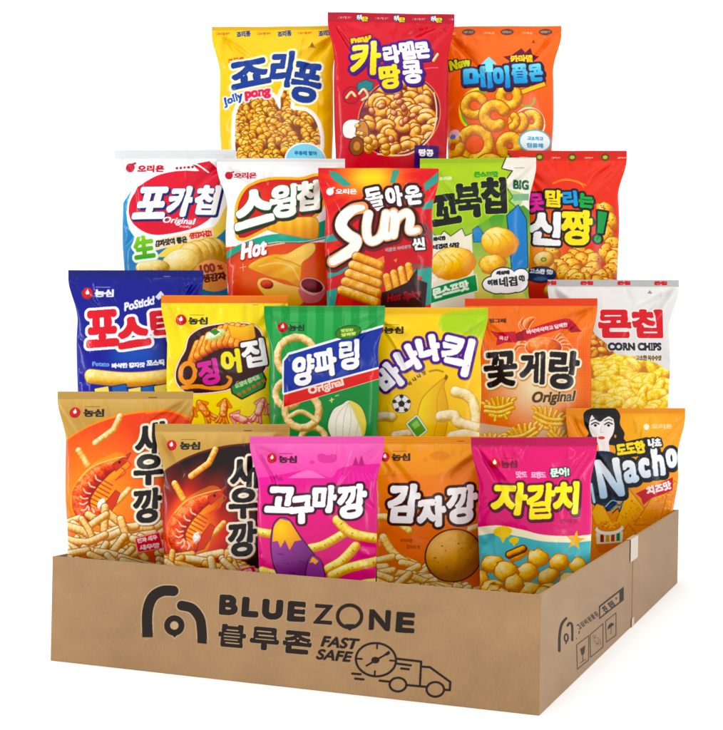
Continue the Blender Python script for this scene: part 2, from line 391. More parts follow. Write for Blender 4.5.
def art_hot_chip(c):
    c.V(210, 145, 4.5615); c.bg('#f2f2f0'); c.Q(0, 30, 800, 78, '#dcdedd')
    c.P([(60, 470), (700, 440), (700, 1000), (60, 1000)], vg('#e2452a', '#c8201c', 460, 720))
    c.E(330, 600, 230, 120, '#ee6a2c', blur=40, al=.8)
    c.P(curve([(60, 500), (150, 455), (260, 420), (400, 400), (560, 330)], 6)+curve([(560, 410), (440, 445), (300, 450), (160, 480), (60, 530)], 6), '#22a488')
    c.L(curve([(60, 540), (160, 488), (300, 456), (440, 450), (560, 418)]), 5, '#0f6a58')
    plate = curve([(150, 428), (132, 380), (138, 270), (190, 195), (290, 165), (420, 165), (500, 150), (512, 250), (470, 325), (400, 350), (330, 350), (250, 385)], 6, True)
    c.P(plate, rg('#e5362a', '#b8161c', 250, 260, 260, 200), out=[(17, '#f6b12c'), (3, '#8a1414')])
    c.P(curve([(268, 392), (340, 350), (440, 335), (488, 345), (494, 400), (480, 432), (400, 425)], 5, True), lambda X, Y: mixc('#e08a1e', '#ffce6a', (440-Y)/110+.15*np.sin(X/7)), out=[(3, '#c87a1c')])
    c.T([('스', 205, 292, 190, 165, -16, .25), ('윙', 335, 262, 128, 158, -6, .15), ('칩', 446, 236, 112, 140, -8, .15)], '#fdfdf4', bold=12, out=[(3, '#2c5a34')], shadow=(6, 12, 5, '#1e2a1a'))
    round_fruit_mark(c, 88, 141, 18, 162, 141, 104, 30)
    c.T([('Hot', 205, 480, 122, 76, -12, .3)], '#ffffff', bold=6, shadow=(3, 4, 4, '#b02014')); c.L([(252, 470), (340, 455)], 8, '#f6cabc', al=.8)
    c.L([(140, 565), (168, 560)], 4, '#f6b090'); c.L([(154, 548), (156, 580)], 4, '#f6b090')
    chip = curve([(180, 560), (225, 528), (290, 508), (350, 505), (400, 478), (440, 458), (474, 456), (478, 488), (450, 520), (420, 545), (415, 600), (405, 648), (350, 622), (290, 610), (225, 585)], 6, True)
    c.P(chip, lambda X, Y: mixc('#e08a20', '#ffd676', (650-Y)/170+.10*np.sin((X*.5+Y)/9)+.22*np.sin(X/34+Y/60)), out=[(2, '#c8761c')]); c.L(curve([(225, 560), (300, 545), (370, 560), (408, 620)]), 7, '#fff0b0', al=.45); c.L(curve([(300, 520), (370, 540), (416, 560)]), 6, '#c8701c', al=.5)
    lower = curve([(222, 625), (260, 612), (340, 640), (415, 660), (425, 720), (330, 760), (235, 670)], 5, True)
    c.P(lower, vg('#ffd584', '#e0942c', 610, 760), out=[(3, '#b86a18')]); c.nug(262, 640, 30, 21, ('#7a1410', '#c62c1c', '#f0684a'), 10)
    c.E(468, 650, 58, 38, '#e8b0a8', rot=15); c.E(466, 646, 50, 30, rg('#a03040', '#5a1020', 455, 640, 50, 30), rot=15); c.P(curve([(405, 660), (430, 720), (500, 715), (528, 660), (470, 690)], 5, True), '#d8707a')

def art_ridged(c):
    c.V(310, 160, 4.869); c.bg(vg('#e32a30', '#c81a24', 50, 720))
    for k in range(22):
        a = R(k*360/22); c.P([(295, 95), (295+700*math.cos(a), 95+700*math.sin(a)), (295+700*math.cos(a+.12), 95+700*math.sin(a+.12))], '#ec4a34', al=.5)
    c.E(295, 90, 170, 110, '#f6861c', blur=45, al=.9); c.E(295, 85, 90, 55, '#ffd83a', blur=30)
    c.clipto(None); tl = '#2fa090'
    for p in ([(90, 52), (135, 62), (205, 125), (165, 132), (110, 95)], [(405, 48), (438, 50), (412, 118), (388, 112)], [(555, 115), (625, 55), (625, 105), (560, 155)], [(538, 225), (600, 190), (600, 235), (545, 245)], [(70, 375), (132, 360), (135, 398), (75, 405)],
              [(86, 555), (165, 520), (220, 500), (150, 560), (86, 580)], [(468, 500), (600, 520), (590, 590), (500, 560)], [(500, 640), (560, 560), (600, 600), (600, 700), (500, 720)], [(80, 640), (135, 625), (120, 720), (80, 720)], [(540, 330), (560, 300), (610, 380), (600, 420)]): c.P(p, tl, al=.92)
    c.P([(120, 420), (580, 240), (610, 520), (400, 560)], '#c01c28', al=.6)
    round_fruit_mark(c, 98, 156, 18, 176, 157, 104, 30, '#ffffff')
    c.T([('돌', 312, 196, 88, 122, -12), ('아', 408, 182, 84, 108, -8), ('온', 502, 172, 82, 100, -8)], '#ffffff', bold=7, out=[(13, '#2a0d10')], shadow=(3, 5, 13, '#8a1018'))
    S_ = curve([(252, 238), (205, 250), (160, 290), (152, 335), (185, 375), (222, 400), (205, 440), (160, 470), (112, 498)], 6)
    U_ = curve([(282, 272), (272, 330), (276, 385), (300, 405), (340, 380), (362, 310)], 6); U2 = curve([(368, 268), (358, 330), (362, 378), (392, 372)], 6)
    N_ = curve([(404, 262), (410, 310), (402, 372)], 6); N2 = curve([(404, 330), (430, 285), (468, 262), (486, 290), (480, 350), (522, 345)], 6)
    L_ = [(S_, 50, [.55, 1.1, 1.1, 1, 1.1, .8]), (U_, 40, [1.1, 1, 1, 1, .8]), (U2, 40, [1, 1, .8]), (N_, 40, [.8, 1.1, 1]), (N2, 38, [.7, 1, 1.1, .7])]
    for o, cc in ((30, '#7a0f16'), (20, '#1c0a0c'), (6, '#f0a070')):
        for p, w, t in L_: c.L([(x+(4 if o == 30 else 0), y+(6 if o == 30 else 0)) for x, y in p], w+2*o*.8, cc)
    for p, w, t in L_: c.L(p, w, '#fffaf0', taper=t)
    c.T([('씬', 526, 412, 66, 62, -6)], '#f4f0ee', bold=4, out=[(7, '#241c20')]); c.T([('매콤한 바베큐맛', 426, 436, 130, 20, -10)], '#a8a0a0', bold=1.5)
    tone = ('#b05a10', '#f2a640', '#ffdf9a')
    for i in range(5): c.tube([(225-18*i, 478+40*i), (335-4*i, 520+44*i)], 44, tone, edge=(3, '#9a3a10'))
    for i in range(4): c.tube([(368+36*i, 575-18*i), (388+34*i, 660-22*i)], 36, tone, edge=(3, '#9a3a10'))
    c.P([(320, 490), (355, 474), (360, 510)], '#e98a5a'); c.P([(402, 492), (420, 484), (415, 508)], '#e98a5a')
    c.P([(345, 650), (380, 640), (470, 600), (520, 530), (520, 585), (570, 600), (560, 720), (340, 740)], '#301016')
    c.T([('Hot Spicy', 455, 668, 170, 50, -10, .2)], '#9c2c34', bold=3)

def art_corn_shell(c):
    c.V(420, 145, 4.567); c.bg(vg('#b0d034', '#98c228', 60, 420)); c.Q(0, 40, 700, 82, '#9dbe3a')
    c.P([(0, 440), (60, 410), (85, 430), (110, 400), (140, 425), (190, 390), (205, 425), (240, 410), (270, 1000), (0, 1000)], '#efe8cf', out=[(4, '#39482a')])
    c.P([(395, 60), (600, 60), (600, 320), (440, 290), (408, 262), (425, 245), (385, 175), (425, 120), (375, 108)], '#efeade', out=[(5, '#1a1c18')])
    c.P([(235, 420), (255, 380), (330, 330), (470, 280), (520, 320), (520, 1000), (262, 1000)], vg('#4f9a38', '#d8d46a', 330, 640))
    for k in range(9): c.P([(350, 500), (350+300*math.cos(R(40*k)), 500+300*math.sin(R(40*k))), (350+300*math.cos(R(40*k+16)), 500+300*math.sin(R(40*k+16)))], '#7cbc3c', al=.0 if k in (3, 4, 5) else .55)
    c.P([(395, 330), (445, 282), (482, 345), (490, 560), (420, 600)], '#1f7fc6', out=[(4, '#18324a')]); c.P([(240, 395), (262, 380), (285, 410), (280, 450), (245, 450)], '#2a86c4', out=[(3, '#173a52')])
    c.T([('콘스프맛', 302, 136, 112, 30)], '#3a9a30', bold=3); c.T([('오리온', 118, 152, 60, 18)], '#eef3d0', bold=1.5)
    c.T([('꼬', 114, 300, 140, 146, -8), ('북', 220, 258, 132, 168, -4), ('칩', 334, 236, 122, 176, -2)], '#0c120c', bold=12.5, out=[(4, '#c9e060')])
    c.T([('BIG', 460, 186, 72, 46, 3)], '#1c5a34', bold=3.5); c.P([(420, 232), (495, 226), (495, 256), (424, 262)], '#7fae86'); c.L([(430, 108), (475, 106)], 3, '#999580')
    c.T([('바삭한', 90, 432, 56, 22, -4), ('네겹의 식감', 120, 466, 120, 26, -4)], '#1c1c1c', bold=3, out=[(5, '#f6f3e6')])
    for x, y, rx, ry, r in ((150, 545, 100, 72, -6), (360, 450, 84, 66, 12)):
        c.nug(x, y, rx, ry, ('#e08a18', '#fbc43c', '#fff0a0'), r, .2, (3, '#c87c18'), 3)
        for k in range(4): c.L(curve([(x-rx*.65+k*30, y-ry*.55), (x-rx*.35+k*34, y), (x-rx*.55+k*36, y+ry*.6)]), 5, '#e09a24', al=.6)
    c.nug(330, 550, 60, 44, ('#c87a14', '#f3b436', '#ffe58a'), 0, .4, (3, '#b87418'), 4)
    c.P([(38, 660), (252, 598), (262, 668), (45, 725)], '#159048', out=[(4, '#eef4e0')]); c.T([('콘스프맛', 140, 662, 170, 48, -14)], '#f2f8e8', bold=5)
    cloud = np.concatenate([c.ell(340, 640, 52, 40), c.ell(340, 640, 52, 40)[:1]])
    for o, cc in ((5, '#202020'), (0, '#fbfbfa')):
        for x, y, rx, ry in ((335, 640, 50, 34), (380, 605, 56, 38), (435, 630, 56, 44), (390, 650, 70, 30), (350, 660, 40, 20), (460, 600, 36, 30)): c.E(x, y, rx+o, ry+o, cc)
    c.T([('세상에', 375, 588, 62, 20, -4), ('이런', 330, 632, 48, 28, -4), ('네겹', 400, 628, 84, 46, -6), ('이!', 462, 612, 28, 32, -6)], '#1c1c1c', bold=3)

def art_spotted(c):
    c.V(515, 140, 4.867); c.bg(vg('#ee3218', '#e22a18', 60, 700)); c.Q(-60, 30, 700, 100, '#d42a1c')
    for k in range(4):
        c.E(-40+160*k, 84, 20, 20, '#4a4a1a'); c.E(-40+160*k, 84, 12, 9, '#c9b84a'); c.T([('크라운', 40+160*k, 87, 46, 11)], '#ffd8c8', bold=1)
    c.E(160, 420, 180, 120, '#f6661c', blur=50, al=.8); c.E(60, 560, 160, 110, '#ffa020', blur=40, al=.9)
    c.L(curve([(180, 216), (250, 196), (340, 226)]), 9, '#f58a2a', al=.8); c.L(curve([(230, 200), (300, 205), (330, 240)]), 5, '#ffc070', al=.6)
    rn = c.rnd; sp = ('#c0640c', '#f5aa2c', '#ffe07c')
    pl = [(430, 345), (455, 400), (435, 460), (470, 510), (430, 550)]+[(rn.uniform(150, 520), 560+rn.uniform(0, 10)+18*(i//3)) for i in range(40)]
    for x, y in pl:
        c.nug(x, y, 44, 36, sp, rn.uniform(0, 180), .55, (4, '#b4480a'), 5)
        for q in range(5): c.E(x+rn.uniform(-26, 26), y+rn.uniform(-22, 22), 4, 3, '#8a3c0c')
    c.nug(128, 588, 48, 40, ('#b8701c', '#f3c060', '#fff0b8'), -10, .4, (4, '#d07018')); c.E(128, 588, 14, 11, '#7a7a2a'); c.E(128, 588, 8, 6, '#b8c050')
    ko = [(10, '#160c10')]
    c.T([('못', 95, 312, 78, 96, -4, 0, {'c': '#e22aa0'}), ('말', 180, 292, 86, 88, 4, 0, {'c': '#ffe62a'}), ('리', 258, 292, 72, 82, -3, 0, {'c': '#2a9be0'}), ('는', 336, 302, 74, 76, 4, 0, {'c': '#2aa84a'})], '#ffffff', bold=7, out=ko)
    c.T([('신', 135, 436, 160, 170, 4), ('짱', 288, 434, 158, 178, 2, 0, {'c': '#ffe81c'})], '#ffffff', bold=12, out=ko)
    c.P([(392, 352), (440, 358), (418, 462), (388, 460)], '#1e9a48', out=[(10, '#160c10')]); c.E(390, 488, 19, 18, '#1e9a48', out=[(10, '#160c10')])
    c.E(115, 660, 70, 36, '#1d3158', out=[(4, '#0c1830')]); c.T([('고소한 맛!', 118, 645, 110, 26, 4)], '#e8eef8', bold=2.5); c.E(115, 680, 32, 10, '#4a6a98')

def art_navy_stick(c):
    c.V(60, 260, 4.82); c.bg(vg('#252a88', '#2c2c9a', 60, 650)); c.Q(0, 30, 800, 88, '#232678')
    c.E(380, 460, 130, 40, '#2f66c8', blur=35, al=.9)
    red_drop_mark(c, 135, 162, 28, 218, 162, 90, 38, '#e8e8f4'); c.L([(500, 80), (530, 80)], 4, '#8a8ac8')
    c.T([('PoStick!', 388, 212, 148, 44, -14, .2)], '#eef0ff', bold=3); c.P([(462, 180), (488, 150), (505, 170), (480, 195)], '#d8dcf0')
    c.T([('포', 214, 332, 168, 182, -4), ('스', 362, 350, 160, 150, -9), ('틱', 504, 318, 120, 170, -6)], '#dc1a2c', bold=13, out=[(13, '#fdfdff')])
    c.T([('Potato', 210, 502, 84, 24, 2)], '#7aa8e8', bold=2); c.T([('바삭한 감자맛', 342, 508, 160, 26, -2), ('포스틱', 470, 496, 84, 32, -3)], '#f4f6ff', bold=3)
    c.tube(curve([(160, 560), (330, 575), (480, 566), (640, 540)]), 66, ('#c8862a', '#f6cc62', '#fff0b0'), edge=(3, '#9a6a30'), speck=.2)
    for x, y, cc in ((215, 632, '#f0e27a'), (300, 622, '#2a62b8'), (378, 634, '#f3e680'), (440, 626, '#2468b8'), (500, 620, '#f0dc70'), (560, 634, '#2a62b8')):
        c.P([(x-36, y-12), (x+30, y-24), (x+40, y+30), (x-30, y+50)], cc, out=[(4, '#16184a')])
    c.Q(0, 655, 800, 900, '#20247a')

def art_squid(c):
    c.V(155, 285, 4.564); c.bg(rg('#fff04a', '#fbd916', 300, 350, 330, 420)); c.Q(0, 20, 800, 84, '#f0801c')
    red_drop_mark(c, 122, 161, 25, 200, 165, 84, 34); c.L([(445, 90), (470, 90)], 3, '#a88a1c')
    dark = '#34110f'
    plate = curve([(100, 400), (120, 345), (145, 300), (165, 235), (230, 195), (330, 178), (430, 180), (478, 210), (500, 270), (515, 330), (500, 390), (450, 430), (380, 440), (330, 478), (170, 492), (112, 455)], 5, True)
    c.P(plate, dark, out=[(9, '#f8c890'), (4, '#fff4e0')])
    for i in range(9):
        t = i/8; x, y = 185+205*t, 300-70*math.sin(t*2.1)-10*t; c.tube([(x-8, y+44), (x+18, y-28)], 42, ('#a8380c', '#ee7d22', '#ffcf78'), edge=(2, '#8a2c0c'))
    c.P([(335, 185), (395, 195), (450, 178), (458, 240), (420, 262), (352, 238)], vg('#ffcf3c', '#f09a1c', 180, 260), out=[(3, '#c8741c')])
    c.nug(280, 228, 48, 22, ('#b8c060', '#f2f0c0', '#ffffff'), -20); c.P([(252, 215), (275, 200), (300, 215), (278, 232)], '#3a8a3a')
    c.L(c.ell(155, 402, 34, 44, 10), 22, '#f09420', closed=True)
    c.L(curve([(130, 468), (200, 462), (280, 470), (330, 462), (350, 432), (335, 418)]), 19, '#f09420', taper=[1, 1, 1, .9, .6]); c.L([(156, 440), (154, 468)], 18, '#f09420')
    c.T([('징', 250, 398, 96, 118, -12, 0, {'c': '#d84aa2'}), ('어', 350, 350, 92, 112, -8, 0, {'c': '#f7e82a'}), ('집', 452, 312, 112, 128, -10)], '#ffffff', bold=7.5, out=[(7, dark)])
    c.P([(355, 462), (490, 400), (505, 430), (498, 465), (400, 515), (360, 490)], '#2e8a3e', out=[(7, dark)]); c.T([('오징어 통째로', 425, 440, 120, 24, -22)], '#b8dca0', bold=2.5)
    for k in range(6): c.E(388+22*k, 498-12*k, 9, 8, '#c8702c')
    rn = c.rnd
    for x, y, a in ((235, 575, -35), (318, 575, 8), (400, 610, -70), (478, 570, 20), (160, 610, 20), (540, 600, -20), (250, 680, 60), (380, 690, 10)):
        r = R(a); d = (math.sin(r), -math.cos(r)); cc = ('#c8501c', '#f39a4a', '#ffdc9a') if x < 380 else ('#d85a6a', '#f7a89a', '#ffe0c8')
        n_ = (-d[1], d[0]); at = lambda u, v: (x+d[0]*u+n_[0]*v, y+d[1]*u+n_[1]*v)
        for q in (-1, -.4, .4, 1): c.tube(curve([at(-5, 9*q), at(-32, 16*q), at(-50, 26*q)], 4), 13, cc, edge=(2, '#b8501c'))
        c.P(curve([at(60, 0), at(40, -22), at(22, -34), at(20, -10), at(20, 10), at(22, 34), at(40, 22)], 5, True), cc[1], out=[(2.5, '#b8501c')])
        c.tube([at(48, 0), at(20, 0), at(-12, 0)], 34, cc, edge=(2.5, '#b8501c'), taper=[.5, 1, .9], speck=.6)
        for q in range(5): c.E(*at(30-11*q, 5*(-1)**q), 2.6, 2.2, '#fff0c0')

def art_onion_ring(c):
    c.V(255, 295, 4.864)
    c.bg(lambda X, Y: mixc(mixc('#2c9a48', '#1f8a3c', (Y-100)/500), '#58b468', (np.sin(X/13.5) > 0)*np.clip(1-(Y-60)/330, 0, 1)*.75))
    c.Q(0, 30, 800, 78, '#2f8f48', al=.45)
    red_drop_mark(c, 135, 157, 25, 204, 160, 76, 32, '#1c3a24')
    on = ('#b8863c', '#ecca84', '#fff2c8')
    ringlet(c, 205, 300, 95, 36, 0, 360, on, (2, '#3a8a3c')); ringlet(c, 165, 480, 62, 34, 0, 360, on, (2, '#3a8a3c'))
    ringlet(c, 290, 700, 60, 30, 0, 360, on, (2, '#3a7a2c')); ringlet(c, 235, 560, 84, 36, 0, 360, on, (2, '#3a7a2c')); c.tube(curve([(175, 590), (235, 565), (310, 610)]), 22, on)
    c.P([(145, 478), (145, 320), (170, 288), (640, 148), (640, 345)], '#ffffff', out=[(7, '#f4f6f2')])
    c.P([(147, 476), (147, 322), (172, 292), (640, 152), (640, 340)], '#22389e')
    c.P([(147, 486), (640, 350), (640, 396), (147, 544)], '#e2302c', out=[(3, '#f6d8c8')])
    c.T([('양', 242, 366, 112, 150, -6, .12), ('파', 348, 330, 112, 138, -10, .05), ('링', 462, 292, 100, 148, -6, .1)], '#ffffff', bold=9, shadow=(4, 6, 2, '#131c62'))
    c.T([('Original', 352, 448, 176, 50, -15)], '#fbe8d8', bold=3.5)
    c.E(456, 182, 60, 29, '#3f7a24', rot=-10, out=[(5, '#1c5224')]); c.T([('맛있는', 450, 172, 60, 18, -8), ('양파맛', 458, 192, 72, 18, -8)], '#d9e878', bold=2)
    c.L([(370, 512), (388, 506)], 5, '#f0ec8a'); c.L([(378, 500), (380, 520)], 5, '#f0ec8a'); c.L([(398, 490), (412, 486)], 4, '#f0ec8a')
    # a plain onion bulb
    for k in range(3): c.L(curve([(470, 520), (480+22*k, 500-k*6), (500+20*k, 488)]), 9, '#2f8a3a')
    bulb = curve([(465, 512), (520, 545), (540, 620), (520, 690), (460, 730), (395, 710), (362, 640), (385, 560), (430, 530)], 6, True)
    c.P(bulb, rg('#fffef6', '#e6e8c0', 430, 600, 130, 150), out=[(5, '#2a6a3a')])
    c.P(curve([(465, 512), (520, 545), (545, 620), (530, 690), (515, 640), (480, 560)], 5, True), '#e8d85a', al=.9)
    for k in range(4): c.L(curve([(462, 520), (405+34*k, 590), (400+30*k, 700)]), 3, '#c8cc9a')
def art_banana(c):
    c.V(370, 295, 4.867); c.bg(vg('#fccf14', '#f8c60a', 60, 650)); c.Q(0, 40, 700, 92, '#f2bd14')
    c.P(curve([(340, 170), (350, 100), (440, 78), (620, 76), (620, 240), (540, 210), (430, 190)], 6, True), '#abd03c', blur=8)
    red_drop_mark(c, 40, 170, 25, 114, 172, 92, 34, '#2a2408')
    pc = ('#c8a048', '#f4e0a0', '#fffbe2')
    c.tube(curve([(410, 470), (470, 490), (505, 540), (515, 620)]), 52, pc, edge=(2, '#c89a20')); c.tube(curve([(20, 600), (60, 590), (105, 592)]), 46, pc, edge=(2, '#c89a20'))
    c.tube(curve([(120, 680), (200, 670), (280, 690)]), 40, pc, edge=(2, '#c89a20'))
    # whole banana
    c.P(curve([(368, 398), (352, 440), (368, 520), (372, 600), (345, 700), (260, 740), (215, 690), (225, 600), (248, 510), (300, 450)], 6, True), hg('#ffe23a', '#e8a80e', 240, 370), out=[(4, '#c88a0c')])
    c.L(curve([(360, 405), (322, 500), (322, 600), (300, 700)]), 5, '#dca010'); c.P([(355, 410), (362, 385), (375, 395), (368, 415)], '#8a5a10')
    c.tube(curve([(340, 590), (400, 585), (430, 620), (520, 650)]), 54, pc, edge=(2, '#c89a20')); c.tube(curve([(395, 690), (460, 680), (540, 700)]), 56, pc, edge=(2, '#c89a20'))
    c.E(150, 528, 42, 42, '#f4f4f0', out=[(3, '#4a4a4a')]); c.E(150, 528, 15, 15, '#1c1c1c')
    for k in range(5):
        a = R(72*k-90); c.E(150+36*math.cos(a), 528+36*math.sin(a), 10, 9, '#1c1c1c'); c.L([(150+15*math.cos(a), 528+15*math.sin(a)), (150+30*math.cos(a), 528+30*math.sin(a))], 3, '#3a3a3a')
    c.P([(178, 625), (222, 588), (268, 655), (225, 690)], '#5aa83a', out=[(7, '#f4f6e8'), (9, '#5a6a3a')]); c.P([(196, 628), (222, 606), (240, 632), (214, 650)], '#9ad26a')
    c.T([('바', 92, 402, 124, 142, -40), ('나', 184, 312, 116, 138, -28), ('나', 282, 262, 118, 136, -10), ('킥', 416, 292, 158, 192, 14)], '#ffffff', bold=12, out=[(14, '#4c2486')], shadow=(2, 5, 14, '#e2a80a'))
    c.T([('바', 190, 430, 20, 22, -35), ('나', 212, 410, 20, 22, -30), ('나', 234, 394, 20, 22, -24), ('맛', 258, 380, 20, 22, -18)], '#6a4a10', bold=2); c.L(curve([(285, 372), (320, 366), (350, 374)]), 9, '#8a6410', al=.7)
    c.T([('®', 475, 345, 12, 12)], '#6a4a10')

def art_crab(c):
    c.V(470, 290, 4.5615)
    def base(X, Y):
        g = mixc('#fbe9bc', '#ee5a26', np.sqrt(((X-280)/270)**2+((Y-440)/250)**2)**1.3)
        t = mixc('#f5803a', '#ef6a2c', (Y-80)/500); g = mixc(g, t, np.clip((300-Y)/120, 0, .8))
        grid = ((np.mod(X, 11) < 2.5) | (np.mod(Y, 11) < 2.5)).astype(F32)*np.clip(np.abs(X-280)/260, 0, 1)*.55
        return mixc(g, '#f8a868', grid)
    c.bg(base); c.Q(-50, 20, 700, 74, '#e6441f')
    c.P([(0, 600), (300, 640), (640, 560), (640, 900), (0, 900)], '#d8c8a8', al=.8); c.P(curve([(400, 680), (430, 590), (500, 560), (560, 620), (600, 720)]), '#c8a888')
    c.T([('빙그레', 125, 141, 78, 22)], '#3a1c14', bold=2)
    crab = ('#c03a10', '#ee7038', '#ffbe8a')
    for sx in (-1, 1):
        for k in range(4): c.tube(curve([(330+sx*40, 262), (330+sx*(78+10*k), 205+16*k), (330+sx*(104+10*k), 250+10*k)]), 13, crab, edge=(2, '#fbe0c0'))
    c.tube(curve([(290, 250), (245, 205), (262, 150), (290, 130)]), 26, crab, edge=(2, '#fff0d8'), taper=[1, 1, 1.2, .5]); c.tube(curve([(250, 190), (230, 160), (245, 125)]), 18, crab, edge=(2, '#fff0d8'), taper=[1, 1, .3])
    c.nug(330, 262, 82, 44, crab, 0, .3, (3, '#fff0d8'))
    rb = '#c4122e'
    c.P([(92, 185), (125, 195), (205, 190), (212, 240), (160, 240), (118, 255), (122, 222)], rb); c.P([(205, 200), (255, 180), (258, 230), (208, 236)], '#9a0c22')
    c.P(curve([(240, 192), (330, 158), (430, 132), (470, 145), (498, 185)], 5)+curve([(455, 192), (430, 178), (340, 200), (245, 232)], 5), rb)
    c.P([(455, 160), (508, 190), (455, 196)], '#9a0c22')
    c.T([('바삭바삭하고 담백한', 350, 176, 190, 22, -11)], '#fbe8e0', bold=1.8); c.T([('국산', 152, 220, 44, 20, 0)], '#fbd8d0', bold=1.5)
    c.T([('꽃', 136, 362, 150, 162, -5, .05), ('게', 278, 356, 116, 150, 0, .05), ('랑', 420, 364, 140, 178, 4, .05)], '#170f0c', bold=8, out=[(9, '#fbf0d4')], shadow=(3, 6, 10, '#c88a50'))
    c.T([('Original', 372, 492, 196, 66, -2, .25)], '#5a3a1c', bold=3, out=[(3, '#f0d8a8')])
    pc = ('#d88a14', '#fcc844', '#fff09a')
    for x, y, r0, ro in ((130, 540, 62, -8), (350, 590, 66, 14), (235, 665, 66, -20), (400, 680, 56, 30), (90, 700, 56, 0)):
        q = R(ro); tr = lambda a_, b_: (x+(a_*math.cos(q)-b_*math.sin(q))*r0, y+(a_*math.sin(q)+b_*math.cos(q))*r0)
        for k in range(-3, 4): c.tube(curve([tr(k*.26, .1), tr(k*.33, -.45), tr(k*.36+.05*k, -.82+.08*abs(k))], 4), 13, pc, edge=(2, '#d07818'))
        for yy, ww in ((-.15, .95), (.18, 1.0), (.5, .7)): c.tube(curve([tr(-ww, yy-.12), tr(0, yy+.08), tr(ww, yy-.12)], 6), 16, pc, edge=(2, '#d07818'))
        for k in (-1, 1): c.tube(curve([tr(k*.3, .5), tr(k*.42, .8)], 4), 13, pc, edge=(2, '#d07818'))

def art_corn(c):
    c.V(540, 270, 4.56); c.bg(vg('#e6e4e1', '#d8d6d3', 80, 500)); c.Q(0, 30, 800, 76, '#b8b8b8')
    for k in range(4): c.T([('콘칩', 42+170*k, 60, 60, 20)], '#c8242c', bold=3)
    c.P([(490, 108), (502, 92), (514, 108)], '#8a8a8a')
    pile = curve([(190, 620), (205, 380), (215, 270), (240, 300), (300, 350), (330, 385), (420, 395), (500, 420), (560, 450), (620, 520), (620, 950), (180, 950)], 5, True)
    c.P(pile, '#c87c1c'); c.clipto(pile); rn = c.rnd
    for i in range(30): c.nug(rn.uniform(180, 300), rn.uniform(260, 420), 26, 15, ('#a8500c', '#e8942c', '#ffd880'), rn.uniform(0, 180), edge=(3, '#8a3c08'))
    for i in range(90):
        x, y = rn.uniform(190, 620), 390+i*4.2; a = rn.uniform(-30, 30) if i % 3 else rn.uniform(0, 180)
        w = rn.uniform(44, 66); d = (math.cos(R(a)), math.sin(R(a)))
        c.tube(curve([(x-d[0]*44, y-d[1]*44), (x+rn.uniform(-8, 8), y+rn.uniform(-16, 0)), (x+d[0]*44, y+d[1]*44)], 5), w, ('#e09a0c', '#fbd526', '#fff694'), edge=(2, '#dba010'), speck=.8, taper=[.6, 1, .7])
    c.clipto(None)
    c.P([(225, 345), (252, 336), (240, 350)], '#d8202c')
    c.T([('콘', 330, 248, 158, 132, 0), ('칩', 482, 246, 152, 136, 0)], '#d6232c', bold=13, out=[(5, '#f8efec')])
    c.T([('CORN CHIPS', 418, 351, 256, 38)], '#1e2030', bold=3.6, out=[(3, '#efeae0')]); c.T([('고소한 옥수수맛', 482, 402, 128, 26)], '#5a4a34', bold=2.2, out=[(3, '#efe2c0')])

def brush(c, items, w, out): c.T(items, '#16100e', bold=w, out=out, shadow=(3, 4, out[0][0], '#8a5a34'))

